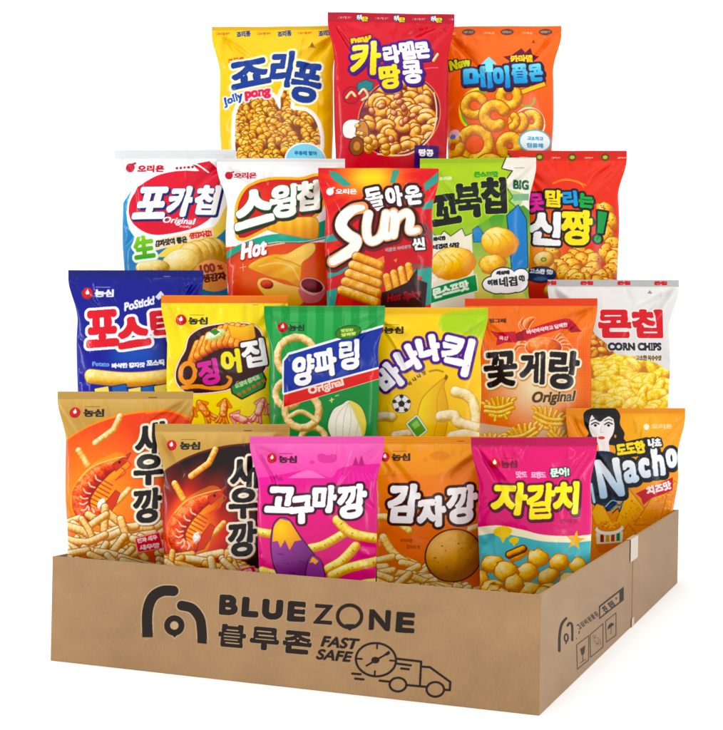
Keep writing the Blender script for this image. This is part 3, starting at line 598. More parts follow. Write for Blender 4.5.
def art_shrimp(c, hot=False, dx=0, dy=0):
    c.V(50+dx, 380+dy, 3.84)
    if hot: c.bg(lambda X, Y: mixc(mixc('#ffa834', '#d4200c', np.sqrt(((X-190)/120)**2+((Y-430)/150)**2)**1.3), '#180406', np.clip(np.sqrt(((X-190)/255)**2+((Y-440)/265)**2)*1.7-.72+.10*np.sin(X/17+Y/40), 0, 1)))
    else: c.bg(rg('#ffa63c', '#e83c0c', 190, 460, 300, 320, 1.15))
    gold = lambda X, Y: mixc('#d6b06c', '#c29a54', (Y-45)/90)
    arc = curve([(-30, 300), (85, 213), (170, 165), (270, 132), (380, 116), (470, 118), (620, 170)], 6)
    c.P([(x, y+8) for x, y in arc]+[(620, -40), (-30, -40)], '#5a1c10' if hot else '#f2933c'); c.P(arc+[(620, -40), (-30, -40)], gold); c.Q(-40, 20, 700, 74, '#bd9858')
    if not hot: c.L(curve([(370, 128), (470, 122), (545, 160)]), 7, '#ff8a4a', al=.8)
    c.L([(380, 68), (410, 68)], 3, '#6a4a1c')
    red_drop_mark(c, 100, 125, 20, 172, 126, 76, 30)
    st = ('#c47a34', '#f8c67a', '#fff0c8') if not hot else ('#c0641c', '#f6ae54', '#ffe4a4')
    c.tube([(272, 140), (250, 190), (182, 240)], 24, st, seg=8); c.tube([(118, 270), (155, 325)], 26, st, seg=5); c.tube([(312, 415), (280, 450), (246, 480)], 22, st, seg=5)
    # shrimp: curled body, segments, legs, antennae
    body = curve([(268, 318), (205, 350), (155, 400), (128, 450), (138, 498), (180, 512), (215, 490)], 6)
    c.L(body, 88, '#ffc868', al=.4)
    for k in range(7): c.L([(215-9*k, 380+14*k), (250-6*k, 400+15*k)], 5, '#c8320f')
    c.tube(body, 66, ('#a01206', '#e43a16', '#ffa070'), taper=[.35, .9, 1.1, 1.2, 1.1, .85, .55], speck=.5, seg=9)
    for k in range(8):
        q = body[8+k*3]; q2 = body[min(9+k*3, len(body)-1)]; d = np.array(q2)-np.array(q); d = d/np.linalg.norm(d)
        c.L(curve([(q[0]+d[1]*26, q[1]-d[0]*26), (q[0]+d[1]*10+d[0]*6, q[1]-d[0]*10+d[1]*6), (q[0]-d[1]*4, q[1]+d[0]*4)]), 6, '#ffe2c8', al=.85)
    c.P([(250, 320), (318, 276), (300, 312), (262, 345)], '#c8341a', out=[(2, '#8a1c0c')]); c.E(276, 312, 5, 5, '#1c0c0c')
    c.L(curve([(290, 300), (320, 320), (290, 350), (270, 370)]), 4, '#d8451c'); c.L(curve([(300, 290), (250, 300), (170, 330), (120, 380)]), 3, '#ffe0a8', al=.8); c.L(curve([(280, 330), (300, 350), (260, 380)]), 5, '#d8451c')
    c.P([(215, 490), (232, 455), (262, 418), (278, 430), (262, 470), (236, 512), (212, 520)], '#d63a1c', out=[(2, '#8a1c0c')]); c.nug(208, 470, 15, 22, ('#c89a80', '#fbeade', '#ffffff'), 20, .8)
    rn = c.rnd
    for i in range(92):
        y = 548+i*3.6; x = rn.uniform(-10, 560) if i > 16 else rn.uniform(60, 420); a = rn.uniform(-35, 35) if rn.random() < .75 else rn.uniform(40, 140); l = rn.uniform(60, 92); r = R(a)
        b = rn.uniform(-20, 20); c.tube(curve([(x-l*math.cos(r), y-l*math.sin(r)), (x-b*math.sin(r), y+b*math.cos(r)), (x+l*math.cos(r), y+l*math.sin(r))], 5), rn.uniform(23, 30), st if rn.random() < .6 else PALE, edge=(2.5, '#9a5218'), seg=11, speck=.25)
    if hot: c.nug(0, 0, 1, 1, st)
    brush(c, [('새', 388, 226, 112, 128, -6, .1), ('우', 386, 340, 112, 120, -3, .05), ('깡', 382, 476, 110, 134, -4, .08)], 6.5, [(9, '#fdf3dc')])
    c.P([(336, 602), (425, 580), (436, 640), (345, 655)], '#e0283c', out=[(3, '#f8a0a0')]); c.T([('진짜 새우', 380, 604, 78, 20, -12), ('새우깡', 388, 634, 78, 22, -8)], '#ffd8d8', bold=2)
    c.P([(0, 0), (1, 0), (0, 1)], '#ffffff')

def stickarc(c, p, w=36, cols=('#c88a1c', '#f8d860', '#fff6b0')):
    pts = curve(p, 6); c.tube(pts, w, cols, edge=(3, '#c87a10'), seg=12, speck=.3)
    for q in pts[2::4]: c.E(q[0]+4, q[1]+2, 2.6, 2.2, '#3a2a10')

def art_sweet_potato(c):
    c.V(245, 425, 4.427); c.bg(vg('#f078b8', '#ee5fae', 60, 210)); c.Q(0, 30, 800, 84, '#e868b0')
    c.P(curve([(0, 240), (120, 225), (280, 200), (380, 230), (420, 190), (520, 175), (700, 170)], 5)+[(700, 900), (0, 900)], '#e6409c')
    c.P(curve([(0, 260), (150, 262), (300, 225), (460, 255), (700, 215)], 5)+[(700, 900), (0, 900)], vg('#dc2a8c', '#e20d7c', 230, 420))
    for k in range(9): c.L([(425+k*18, 200+k*2), (405+k*26, 260)], 4, '#ee62ae', al=.7)
    c.P(curve([(190, 232), (280, 198), (360, 232)], 4), '#f58ac4', al=.8)
    for x, y, h in ((490, 180, 40), (516, 180, 46), (140, 240, 26), (160, 244, 22)): c.P([(x-14, y), (x, y-h), (x+14, y)], '#b82c7c')
    c.E(365, 150, 42, 18, '#d8509c'); c.E(340, 140, 20, 14, '#d8509c'); c.E(390, 140, 18, 12, '#d8509c'); c.E(298, 164, 12, 8, '#d8509c')
    red_drop_mark(c, 120, 148, 21, 190, 152, 78, 32, '#4a1030')
    stickarc(c, [(60, 470), (120, 475)]); stickarc(c, [(290, 535), (350, 520), (440, 470)]); stickarc(c, [(408, 412), (470, 470), (600, 505)], 40)
    stickarc(c, [(370, 625), (430, 590), (488, 530)], 40); stickarc(c, [(385, 655), (470, 620), (600, 600)], 40); stickarc(c, [(80, 640), (180, 660)], 36); stickarc(c, [(420, 740), (520, 700), (600, 700)], 38)
    stickarc(c, [(60, 700), (160, 730), (300, 740)], 40)
    # peeled sweet potato and a small one
    big = curve([(160, 405), (130, 440), (120, 530), (135, 620), (180, 690), (280, 700), (345, 660), (330, 600), (280, 530), (235, 470), (200, 415)], 6, True)
    c.P(big, lambda X, Y: mixc('#a04a9c', '#5e1c62', (X+Y-640)/330), out=[(5, '#3a0e2c')])
    c.P(curve([(160, 408), (132, 442), (124, 510)], 4)+[(148, 505), (160, 535), (180, 500), (200, 545), (222, 505), (252, 500)]+curve([(236, 472), (200, 418)], 3), rg('#ffd03a', '#f0961c', 160, 450, 90, 100))
    for x, y in ((170, 600), (200, 640), (240, 590), (150, 560), (270, 650)): c.L([(x, y), (x+24, y+5)], 4, '#4a1450', al=.8)
    sm = curve([(300, 568), (280, 600), (275, 680), (330, 700), (352, 660), (335, 590)], 6, True); c.P(sm, '#8a3a8c', out=[(4, '#3a0e2c')]); c.P([(300, 572), (286, 600), (300, 596), (312, 606), (326, 592)], '#f6b02c')
    c.T([('고', 160, 326, 130, 116, 0, .15), ('구', 252, 368, 112, 124, -6, .1), ('마', 352, 322, 112, 122, 0, .1), ('깡', 472, 334, 134, 150, -4, .1)], '#ffffff', bold=11, out=[(11, '#3a0c20')])

def art_potato(c):
    c.V(365, 425, 4.292); c.bg(vg('#f7a428', '#f3901c', 60, 220)); c.Q(0, 30, 700, 82, '#f29a28')
    c.P(curve([(0, 225), (120, 210), (260, 215), (360, 190), (450, 140), (640, 170)], 5)+[(640, 900), (0, 900)], '#ee8420')
    c.P(curve([(0, 240), (180, 205), (300, 235), (420, 205), (640, 215)], 5)+[(640, 900), (0, 900)], vg('#f5841c', '#ee6c18', 230, 480))
    c.E(320, 132, 44, 20, '#ea8a24'); c.E(260, 150, 12, 8, '#ea8a24')
    for x in (100, 128): c.P([(x-12, 220), (x, 190), (x+12, 220)], '#e07a1c')
    red_drop_mark(c, 86, 138, 20, 155, 138, 76, 32, '#3a2208'); c.L([(398, 70), (425, 70)], 3, '#7a4a10')
    ps = ('#d0882a', '#fadc84', '#fff6cc')
    for p, w in (([(55, 395), (110, 395), (190, 445)], 30), ([(80, 480), (130, 550), (215, 590)], 34), ([(450, 440), (520, 420)], 28)): c.tube(curve(p), w, ps, edge=(3, '#c87414'), seg=9)
    rn = c.rnd
    for i in range(46):
        x, y, a = rn.uniform(20, 520), 590+i*5+rn.uniform(-6, 6), rn.uniform(-50, 40); l = rn.uniform(46, 70); r = R(a)
        if i < 14 and x > 300: x -= 240
        c.tube(curve([(x-l*math.cos(r), y-l*math.sin(r)), (x, y-6), (x+l*math.cos(r), y+l*math.sin(r))], 4), 30, ps, edge=(3, '#b8701c'), seg=7)
    c.nug(378, 552, 118, 110, ('#a8641c', '#d8963c', '#f6c478'), -15, .12, (6, '#4a200c'), 0)
    for x, y in ((330, 510), (400, 500), (440, 570), (350, 600), (410, 620), (300, 560), (450, 520)): c.E(x, y, 5, 3, '#a4602a'); c.E(x+14, y+20, 3, 2.4, '#9a5824')
    c.T([('부드러운', 178, 488, 54, 18), ('감자의 맛', 208, 515, 60, 18)], '#a84c10', bold=1.5)
    c.T([('감', 166, 332, 138, 168, 0, .12), ('자', 284, 366, 128, 132, -6, .1), ('깡', 414, 336, 136, 164, -4, .1)], '#ffffff', bold=11, out=[(12, '#3a180c')])

def art_sea_puff(c):
    c.V(465, 430, 4.293); c.bg(vg('#e3126e', '#e01a74', 60, 500)); c.Q(0, 10, 800, 72, '#bd0c52')
    red_drop_mark(c, 122, 140, 23, 184, 145, 68, 32, '#7a0a34')
    c.P(curve([(0, 430), (120, 402), (230, 418), (320, 440), (480, 450), (700, 440)], 5)+[(700, 900), (0, 900)], '#fbf3cf')
    c.P(curve([(0, 470), (120, 436), (230, 450), (320, 468), (480, 478), (700, 470)], 5)+[(700, 900), (0, 900)], '#56b8c2')
    for x, y, r in ((152, 440, 36), (198, 470, 20)): c.P(curve([(x-r, y-r*.5), (x, y-r), (x+r, y-r*.6), (x+r*.7, y+r*.2), (x+r*.3, y+r*.4), (x, y+r), (x-r*.4, y+r*.3), (x-r*.9, y+r*.1)], 5, True), '#f6cf1c')
    for cx, cy, r, cc in ((465, 470, 44, '#f3b81c'),):
        st = [(cx+(r if k % 2 == 0 else r*.45)*math.cos(R(36*k-80)), cy+(r if k % 2 == 0 else r*.45)*math.sin(R(36*k-80))) for k in range(10)]
        c.P(curve(st, 4, True), cc)
    rn = c.rnd; pf = ('#cc7c10', '#fcc448', '#fff0aa')
    fixed = [(215, 520, 42, 26, -25), (110, 565, 44, 34, -20), (300, 540, 46, 36, 15), (390, 560, 44, 34, -12), (480, 580, 42, 34, 20), (255, 600, 44, 40, 15), (345, 620, 46, 36, -20), (165, 600, 52, 44, 30), (440, 640, 46, 36, 0), (60, 640, 36, 40, 20), (115, 670, 48, 36, -10), (270, 680, 60, 36, 5), (200, 650, 40, 40, 50), (355, 685, 46, 36, 10)]
    for x, y, rx, ry, a in fixed: c.nug(x, y, rx, ry, pf, a, .3, (4, '#b4600c'), 5)
    for i in range(26): c.nug(rn.uniform(20, 560), 700+i*6, 48, 38, pf, rn.uniform(0, 180), .3, (4, '#b4600c'), 5)
    c.tube([(178, 525), (235, 500)], 26, ('#7a3a10', '#e8941f', '#ffc24a'), edge=(5, '#5a1c10'))
    c.T([('맛도', 235, 188, 50, 30), ('모양도', 308, 190, 66, 30)], '#ffb8d8', bold=2.5); c.T([('문어!', 402, 180, 86, 40, -3)], '#dcefe0', bold=3, out=[(5, '#243a30')])
    c.T([('자', 182, 290, 150, 140, 0, .15), ('갈', 312, 300, 128, 150, -2, .12), ('치', 424, 288, 118, 140, 0, .1)], vg('#fff23a', '#ffe800', 220, 370), bold=9, out=[(10, '#5a0a30')], shadow=(4, 6, 9, '#3a0620'))
    c.T([('문어의 맛', 435, 386, 76, 20)], '#a80a4a', bold=2)

def art_nacho(c):
    c.V(575, 400, 4.56); c.bg(rg('#fdb62e', '#f38e16', 330, 120, 330, 420)); c.Q(-80, 20, 700, 62, '#ee9420')
    rn = c.rnd
    # long black hair and pale face
    c.P(curve([(42, 60), (78, 38), (125, 28), (180, 36), (206, 70), (204, 110), (222, 150), (218, 175), (236, 205), (200, 222), (168, 205), (80, 200), (52, 175), (62, 150), (44, 110)], 6, True), '#131016')
    c.P(curve([(80, 68), (115, 92), (165, 72), (178, 110), (172, 150), (150, 190), (150, 240), (110, 240), (100, 195), (78, 165), (64, 120)], 6, True), '#f8f1ee')
    c.P(curve([(80, 62), (112, 100), (150, 74), (190, 96), (196, 60), (140, 40)], 5, True), '#131016')
    for x in (92, 152): c.L(curve([(x-17, 112), (x, 103), (x+17, 110)]), 6, '#17131a'); c.E(x, 116, 7, 6, '#17131a'); c.L(curve([(x-18, 96), (x, 88), (x+18, 94)]), 4, '#17131a')
    c.L(curve([(120, 120), (114, 145), (124, 148)]), 3, '#c8a8a0'); c.E(118, 172, 15, 7, '#d8432c'); c.E(180, 165, 5, 8, '#d8a020')
    c.P(curve([(20, 250), (90, 232), (170, 240), (210, 300), (200, 400), (150, 500), (60, 460), (20, 380)], 5, True), '#14213c')
    # chips behind the name
    for q in ([(150, 620), (230, 400), (420, 640)], [(260, 560), (360, 400), (560, 560)], [(380, 540), (430, 360), (560, 440)], [(90, 800), (230, 560), (420, 800)], [(300, 820), (420, 560), (560, 800)]):
        c.P(q, lambda X, Y: mixc('#e8820e', '#ffc23a', .5+.4*np.sin(X/60+Y/45)), out=[(4, '#c8640c')])
        for i in range(90):
            a, b = rn.random(), rn.random(); a, b = (a, b) if a+b < 1 else (1-a, 1-b); p = np.array(q[0])*(1-a-b)+np.array(q[1])*a+np.array(q[2])*b; c.E(p[0], p[1], rn.uniform(2, 5), rn.uniform(2, 4), rn.choice(['#d85a0c', '#ffd860', '#e87818']), al=.8)
    for i in range(5): c.L(curve([(118+10*i, 470+10*i), (150+8*i, 440+12*i), (190, 446+14*i), (215-4*i, 430+12*i)]), 5, ['#1d4a78', '#8fc8d8', '#1d4a78', '#4a98b0', '#16304a'][i])
    c.L([(65, 380), (78, 460)], 12, '#bfe0f0'); c.L([(80, 380), (92, 455)], 6, '#1d4a78')
    c.P([(66, 505), (90, 470), (118, 480), (160, 560), (84, 560)], '#fbb83a', out=[(3, '#c8701c')])
    c.P([(84, 590), (206, 580), (206, 650), (190, 680), (100, 690), (84, 655)], '#e8762a'); c.P([(84, 598), (206, 590), (204, 640), (88, 650)], '#f6e6c4')
    for k, cc in enumerate(('#8a2c1c', '#c89a1c', '#b8452c', '#1c8a44')): c.Q(104+24*k, 606-3*k, 120+24*k, 640-2*k, cc)
    c.E(145, 580, 62, 26, '#faf6ea', rot=-5, out=[(2, '#d0c4a8')]); c.E(145, 568, 54, 24, rg('#ffb02a', '#e8820e', 140, 560, 55, 25), rot=-5)
    for i in range(24): c.E(145+rn.uniform(-36, 36), 562+rn.uniform(-14, 14), 3.5, 3, rn.choice(['#d8500c', '#ffd860']))
    c.E(323, 122, 14, 14, '#fff6e4'); c.T([('오리온', 394, 120, 96, 24)], '#ffe2b0', bold=2)
    items = [('N', 148, 352, 112, 176, -8), ('a', 240, 322, 72, 104, -6), ('c', 304, 306, 58, 92, -5), ('h', 370, 276, 62, 134, -3), ('o', 434, 264, 60, 90, -3)]
    c.P([(175, 200), (320, 168), (345, 172), (352, 205), (330, 250), (185, 262)], '#121218')
    c.T(items, vg('#ffffff', '#a8cdf0', 260, 460), bold=10, out=[(15, '#101420')], shadow=(3, 6, 15, '#101420'))
    c.T([('도도한', 246, 218, 132, 58, -8)], '#ffe22a', bold=6, out=[(7, '#121218')]); c.T([('나쵸', 356, 194, 66, 44, -4)], '#ffffff', bold=4.5, out=[(7, '#121218')])
    c.P([(262, 420), (300, 402), (440, 350), (438, 408), (332, 442), (296, 472), (286, 440)], '#c81c2c'); c.T([('치즈맛', 370, 396, 124, 42, -13)], '#fbeaea', bold=4.5)
# ------------------------------------------------------------------ materials
def new_mat(name):
    m = bpy.data.materials.new(name); m.use_nodes = True; nt = m.node_tree
    return m, nt, nt.nodes['Principled BSDF']
def N(nt, t, **kw):
    n = nt.nodes.new(t)
    for k, v in kw.items(): setattr(n, k, v)
    return n

GAIN = .78        # the film reflects a little less than the ink swatch values
def film_material():
    m, nt, b = new_mat('printed_plastic_film')
    a = N(nt, 'ShaderNodeAttribute', attribute_name='print'); hs = N(nt, 'ShaderNodeHueSaturation'); hs.inputs['Saturation'].default_value = 1.09; hs.inputs['Value'].default_value = GAIN
    nt.links.new(a.outputs['Color'], hs.inputs['Color']); nt.links.new(hs.outputs['Color'], b.inputs['Base Color'])
    b.inputs['Roughness'].default_value = .19; b.inputs['Specular IOR Level'].default_value = .22
    tc = N(nt, 'ShaderNodeTexCoord'); n1 = N(nt, 'ShaderNodeTexNoise'); n1.inputs['Scale'].default_value = 26; n1.inputs['Detail'].default_value = 1.5
    nt.links.new(tc.outputs['Object'], n1.inputs['Vector'])
    bp = N(nt, 'ShaderNodeBump'); bp.inputs['Strength'].default_value = .26; bp.inputs['Distance'].default_value = .002
    vo = N(nt, 'ShaderNodeTexVoronoi', feature='DISTANCE_TO_EDGE'); vo.inputs['Scale'].default_value = 11
    mx = N(nt, 'ShaderNodeMixRGB'); mx.inputs['Fac'].default_value = .12; nt.links.new(tc.outputs['Object'], mx.inputs['Color1']); nt.links.new(n1.outputs['Color'], mx.inputs['Color2']); nt.links.new(mx.outputs['Color'], vo.inputs['Vector'])
    rp = N(nt, 'ShaderNodeMapRange'); rp.inputs['From Max'].default_value = .16; rp.inputs['To Min'].default_value = 0; rp.inputs['To Max'].default_value = .5; nt.links.new(vo.outputs['Distance'], rp.inputs['Value'])
    ad = N(nt, 'ShaderNodeMath', operation='ADD'); nt.links.new(n1.outputs['Fac'], ad.inputs[0]); nt.links.new(rp.outputs[0], ad.inputs[1])
    nt.links.new(ad.outputs[0], bp.inputs['Height']); nt.links.new(bp.outputs['Normal'], b.inputs['Normal'])
    return m

def card_material(name, use_print, base=(.34, .225, .12)):
    m, nt, b = new_mat(name)
    tc = N(nt, 'ShaderNodeTexCoord')
    n1 = N(nt, 'ShaderNodeTexNoise'); n1.inputs['Scale'].default_value = 9; n1.inputs['Detail'].default_value = 5
    n2 = N(nt, 'ShaderNodeTexNoise'); n2.inputs['Scale'].default_value = 420; n2.inputs['Detail'].default_value = 3
    mp = N(nt, 'ShaderNodeMapping'); mp.inputs['Scale'].default_value = (1, 1, .25); nt.links.new(tc.outputs['Object'], mp.inputs['Vector'])
    nt.links.new(tc.outputs['Object'], n1.inputs['Vector']); nt.links.new(mp.outputs['Vector'], n2.inputs['Vector'])
    r1 = N(nt, 'ShaderNodeMapRange'); r1.inputs['To Min'].default_value = .9; r1.inputs['To Max'].default_value = 1.1; nt.links.new(n1.outputs['Fac'], r1.inputs['Value'])
    r2 = N(nt, 'ShaderNodeMapRange'); r2.inputs['To Min'].default_value = .86; r2.inputs['To Max'].default_value = 1.14; nt.links.new(n2.outputs['Fac'], r2.inputs['Value'])
    mu = N(nt, 'ShaderNodeMath', operation='MULTIPLY'); nt.links.new(r1.outputs[0], mu.inputs[0]); nt.links.new(r2.outputs[0], mu.inputs[1])
    vm = N(nt, 'ShaderNodeVectorMath', operation='SCALE')
    if use_print:
        a = N(nt, 'ShaderNodeAttribute', attribute_name='print'); nt.links.new(a.outputs['Color'], vm.inputs[0])
    else: vm.inputs[0].default_value = base
    nt.links.new(mu.outputs[0], vm.inputs['Scale']); vs = N(nt, 'ShaderNodeVectorMath', operation='SCALE'); vs.inputs['Scale'].default_value = .76
    nt.links.new(vm.outputs[0], vs.inputs[0]); nt.links.new(vs.outputs[0], b.inputs['Base Color'])
    b.inputs['Roughness'].default_value = .82; b.inputs['Specular IOR Level'].default_value = .25
    bp = N(nt, 'ShaderNodeBump'); bp.inputs['Strength'].default_value = .25; bp.inputs['Distance'].default_value = .0006
    nt.links.new(n2.outputs['Fac'], bp.inputs['Height']); nt.links.new(bp.outputs['Normal'], b.inputs['Normal'])
    return m

FILM = film_material(); CARD_PRINT = card_material('printed_cardboard', True); CARD = card_material('plain_cardboard', False)
m, nt, b = new_mat('clear_packing_tape'); b.inputs['Base Color'].default_value = (.40, .32, .22, 1); b.inputs['Roughness'].default_value = .32; TAPE = m
m, nt, b = new_mat('white_sweep'); b.inputs['Base Color'].default_value = (.93, .93, .93, 1); b.inputs['Roughness'].default_value = .9; b.inputs['Specular IOR Level'].default_value = 0
_n = N(nt, 'ShaderNodeTexNoise'); _n.inputs['Scale'].default_value = 3; _c = N(nt, 'ShaderNodeMapRange'); _c.inputs['To Min'].default_value = .965; _c.inputs['To Max'].default_value = .975
nt.links.new(_n.outputs['Fac'], _c.inputs['Value']); nt.links.new(_c.outputs[0], b.inputs['Base Color']); WHITE = m

# ------------------------------------------------------------------ mesh helpers
def grid_faces(nr, nc, flip=False, base=0):
    i = np.arange(nr-1)[:, None]*nc+np.arange(nc-1)[None]; i = i.ravel()+base
    q = np.stack([i, i+1, i+nc+1, i+nc], -1)
    return q[:, ::-1] if flip else q

def mesh_from(name, V, Q, colr, mat, parent=None, smooth_=True):
    me = bpy.data.meshes.new(name); V = np.ascontiguousarray(V, F32); Q = np.ascontiguousarray(Q, np.int32)
    me.vertices.add(len(V)); me.vertices.foreach_set('co', V.ravel())
    me.loops.add(Q.size); me.loops.foreach_set('vertex_index', Q.ravel())
    me.polygons.add(len(Q)); me.polygons.foreach_set('loop_start', np.arange(0, Q.size, 4, dtype=np.int32)); me.polygons.foreach_set('loop_total', np.full(len(Q), 4, np.int32))
    me.polygons.foreach_set('use_smooth', np.full(len(Q), smooth_))
    me.update(calc_edges=True); me.validate()
    if colr is not None:
        at = me.color_attributes.new('print', 'BYTE_COLOR', 'POINT')
        c4 = np.concatenate([np.clip(colr, 0, 1), np.ones((len(colr), 1))], 1).astype(F32); at.data.foreach_set('color_srgb', c4.ravel())
    me.materials.append(mat)
    o = bpy.data.objects.new(name, me); col.objects.link(o)
    if parent: o.parent = parent
    return o

def thing(name, label, cat, M=None, group=None):
    o = bpy.data.objects.new(name, None); col.objects.link(o); o.empty_display_size = .05
    if M is not None: o.matrix_world = M
    o['label'] = label; o['category'] = cat
    if group: o['group'] = group
    return o

def hash_noise(seed, n=64):
    return np.random.RandomState(seed).rand(n)*2-1

def make_bag(art, label, x0, x1, yt, lp, rp, depth, seed, aspect=1.42, seal=7.5, thick=.135, tilt=0, yaw=0, bottom=None, flare=.5, slim=0):
    """a pillow bag: inflated body with creases, crimped seals, print as colour on a dense sheet"""
    yb = bottom if bottom else yt+(x1-x0)*aspect
    c = Canvas(x0-3, yt-4, x1+3, yb+3, 4, seed); art(c)
    k = depth/FPX; cx = (x0+x1)/2; H = (yb-yt)*k; Wp = x1-x0
    O = unproject(cx, yb, depth)
    ex, ey, ez = Vector(RT), Vector(FW), Vector(UP)
    M = Matrix(((ex.x, ey.x, ez.x, O[0]), (ex.y, ey.y, ez.y, O[1]), (ex.z, ey.z, ez.z, O[2]), (0, 0, 0, 1))) @ Matrix.Rotation(R(yaw), 4, 'Z') @ Matrix.Rotation(R(tilt), 4, 'Y')
    root = thing('snack_bag', label, 'snack bag', M, 'snack bags standing in tiers in the carton')
    T = Wp*k*thick; st = seal/(yb-yt); sb = .03
    rs = np.random.RandomState(seed)
    ph = rs.rand(12)*6.28; am = rs.rand(12)
    creases = []
    for side in (-1, 1):
        for q in range(3):
            creases.append((side*rs.uniform(.82, 1.0), st+.005, side*rs.uniform(.1, .7), rs.uniform(.14, .42), rs.uniform(.008, .016), rs.uniform(1.0, 1.9)*rs.choice([-1, 1, -1])))
    for q in range(7):
        a = rs.uniform(-.9, .9); creases.append((a, st, a+rs.uniform(-.15, .15), st+rs.uniform(.05, .16), rs.uniform(.008, .015), rs.uniform(.4, 1.1)*rs.choice([-1, 1])))
    for q in range(6):
        sd = rs.choice([-1, 1]); t_ = rs.uniform(.3, .8); creases.append((sd, t_, sd*rs.uniform(.6, .75), t_+rs.uniform(-.12, .12), rs.uniform(.010, .018), rs.uniform(.5, 1.0)*-1))
    def surf(s, t, side):
        """s -1..1 across, t 0..1 down -> x, y, z, photo x, photo y"""
        g = smooth(st, st+.24, t)*(1-flare*smooth(.80, 1-sb, t)); g = g*(1-.25*np.sin(np.clip((t-st)/.8, 0, 1)*np.pi)**2)
        g = g+.02*np.sin(t*17+ph[0])*smooth(st, .3, t)
        xl = x0+lp*g; xr = x1-rp*g-slim*smooth(.35, .6, t); px = xl+(xr-xl)*(s+1)/2; py = yt+t*(yb-yt)
        top = smooth(st, st+.42, t)**.62; bot = smooth(0, .3, 1-sb-t)**.6
        h = top*bot
        edge = np.clip(1-np.abs(s)**2.5, 0, 1)**.55
        y = T*h*edge
        wv = .0016*np.sin(s*3.1+ph[1])*(1-h*.8) + .0007*np.sin(s*9+ph[2])*(1-h)
        wr = np.zeros_like(y)
        for i, (ax, ay, bx, by, wd, amp) in enumerate(creases):
            dx, dy = bx-ax, (by-ay)*1.3; L = dx*dx+dy*dy
            u = ((s-ax)*dx+(t-ay)*1.3*dy)/L; uc = np.clip(u, 0, 1); dd = np.sqrt((s-ax-uc*dx)**2+((t-ay)*1.3-uc*dy)**2)
            w = wd*2*(1+1.2*uc); wr += amp*np.exp(-(dd/w)**2)*np.sin(np.pi*np.clip(uc*.92+.08, 0, 1))**.7
        low = .5*np.sin(s*2.3+t*3.1+ph[3])*am[0]+.4*np.sin(s*4.1-t*5.3+ph[4])*am[1]+.22*np.sin(s*7.7+t*6.1+ph[5])*am[2]+.18*np.sin(s*5-t*14+ph[6])*am[3]
        amp_ = T*.105
        fold = (wr*amp_+low*T*.05)*smooth(st*.6, st+.05, t)*smooth(0, .05, 1-sb-t)
        own = smooth(.25, .75, h*edge)                     # where the bag is thin both films fold together
        y = np.maximum(y*(1+.10*low)+fold*own, y*.3)
        return (px-cx)*k, (-y if side < 0 else y)+wv-fold*(1-own)*np.clip(edge*3, 0, 1), (yb-py)*k, px, py
    nc = int(Wp*2.3)
    sg = np.linspace(-1, 1, nc); sg = .72*sg+.28*np.sin(sg*np.pi/2)
    nr = int((yb-yt)*(1-st)*2.1)
    tt = np.linspace(st, 1, nr); Sg, Tg = np.meshgrid(sg, tt)
    x, y, z, px, py = surf(Sg, Tg, -1); Vf = np.stack([x, y-.0003, z], -1).reshape(-1, 3)
    cf = c.sample(px, py).reshape(-1, 3)
    nb, mb = 48, 60
    s2, t2 = np.meshgrid(np.linspace(-1, 1, nb), np.linspace(st, 1, mb)); s2 = .72*s2+.28*np.sin(s2*np.pi/2)
    x, y, z, qx, qy = surf(s2, t2, 1); Vb = np.stack([x, y+.0003, z], -1).reshape(-1, 3)
    cen = np.median(c.sample(px[:, :6], py[:, :6]).reshape(-1, 3), 0); edgec = c.sample(np.where(qx < cx, x0+lp+1, x1-rp-1), qy).reshape(-1, 3)
    cb = edgec*.5+cen*.5
    V = np.concatenate([Vf, Vb]); Q = np.concatenate([grid_faces(nr, nc, True), grid_faces(mb, nb, False, nr*nc)])
    body = mesh_from('bag_body', V, Q, np.concatenate([cf, cb]), FILM, root)
    # top seal: flat crimped strip, both faces
    ns = max(int(seal*4), 12); tt = np.linspace(0, st, ns); Sg, Tg = np.meshgrid(sg, tt)
    x, y, z, px, py = surf(Sg, Tg, -1)
    rib = .00022*np.sin(Tg/st*np.pi*2*5)*smooth(0, .1, Tg/st)*smooth(0, .1, 1-Tg/st)
    cs = c.sample(px, py).reshape(-1, 3)
    zz = z+.0006*(np.mod(np.arange(nc), 4) < 2)[None]*(Tg == 0)       # pinked cut edge
    Va = np.stack([x, y-.0003+rib, zz], -1).reshape(-1, 3); Vc = np.stack([x, y+.0003+rib, zz], -1).reshape(-1, 3)
    # close the rim along the top and the sides
    Qf = [grid_faces(ns, nc, True), grid_faces(ns, nc, False, ns*nc)]
    top = np.arange(nc-1); Qf.append(np.stack([top, top+1, top+1+ns*nc, top+ns*nc], -1))
    for e in (0, nc-1):
        r_ = np.arange(ns-1)*nc+e; Qf.append(np.stack([r_, r_+nc, r_+nc+ns*nc, r_+ns*nc], -1))
    mesh_from('top_seal', np.concatenate([Va, Vc]), np.concatenate(Qf), np.concatenate([cs, cs]), FILM, root)
    return root, cx, yb, depth, Wp*k

def box_mesh(bm_list, x0, y0, z0, x1, y1, z1):
    v = [(x0, y0, z0), (x1, y0, z0), (x1, y1, z0), (x0, y1, z0), (x0, y0, z1), (x1, y0, z1), (x1, y1, z1), (x0, y1, z1)]
    f = [(0, 3, 2, 1), (4, 5, 6, 7), (0, 1, 5, 4), (1, 2, 6, 5), (2, 3, 7, 6), (3, 0, 4, 7)]
    n = len(bm_list[0]); bm_list[0] += v; bm_list[1] += [tuple(i+n for i in q) for q in f]

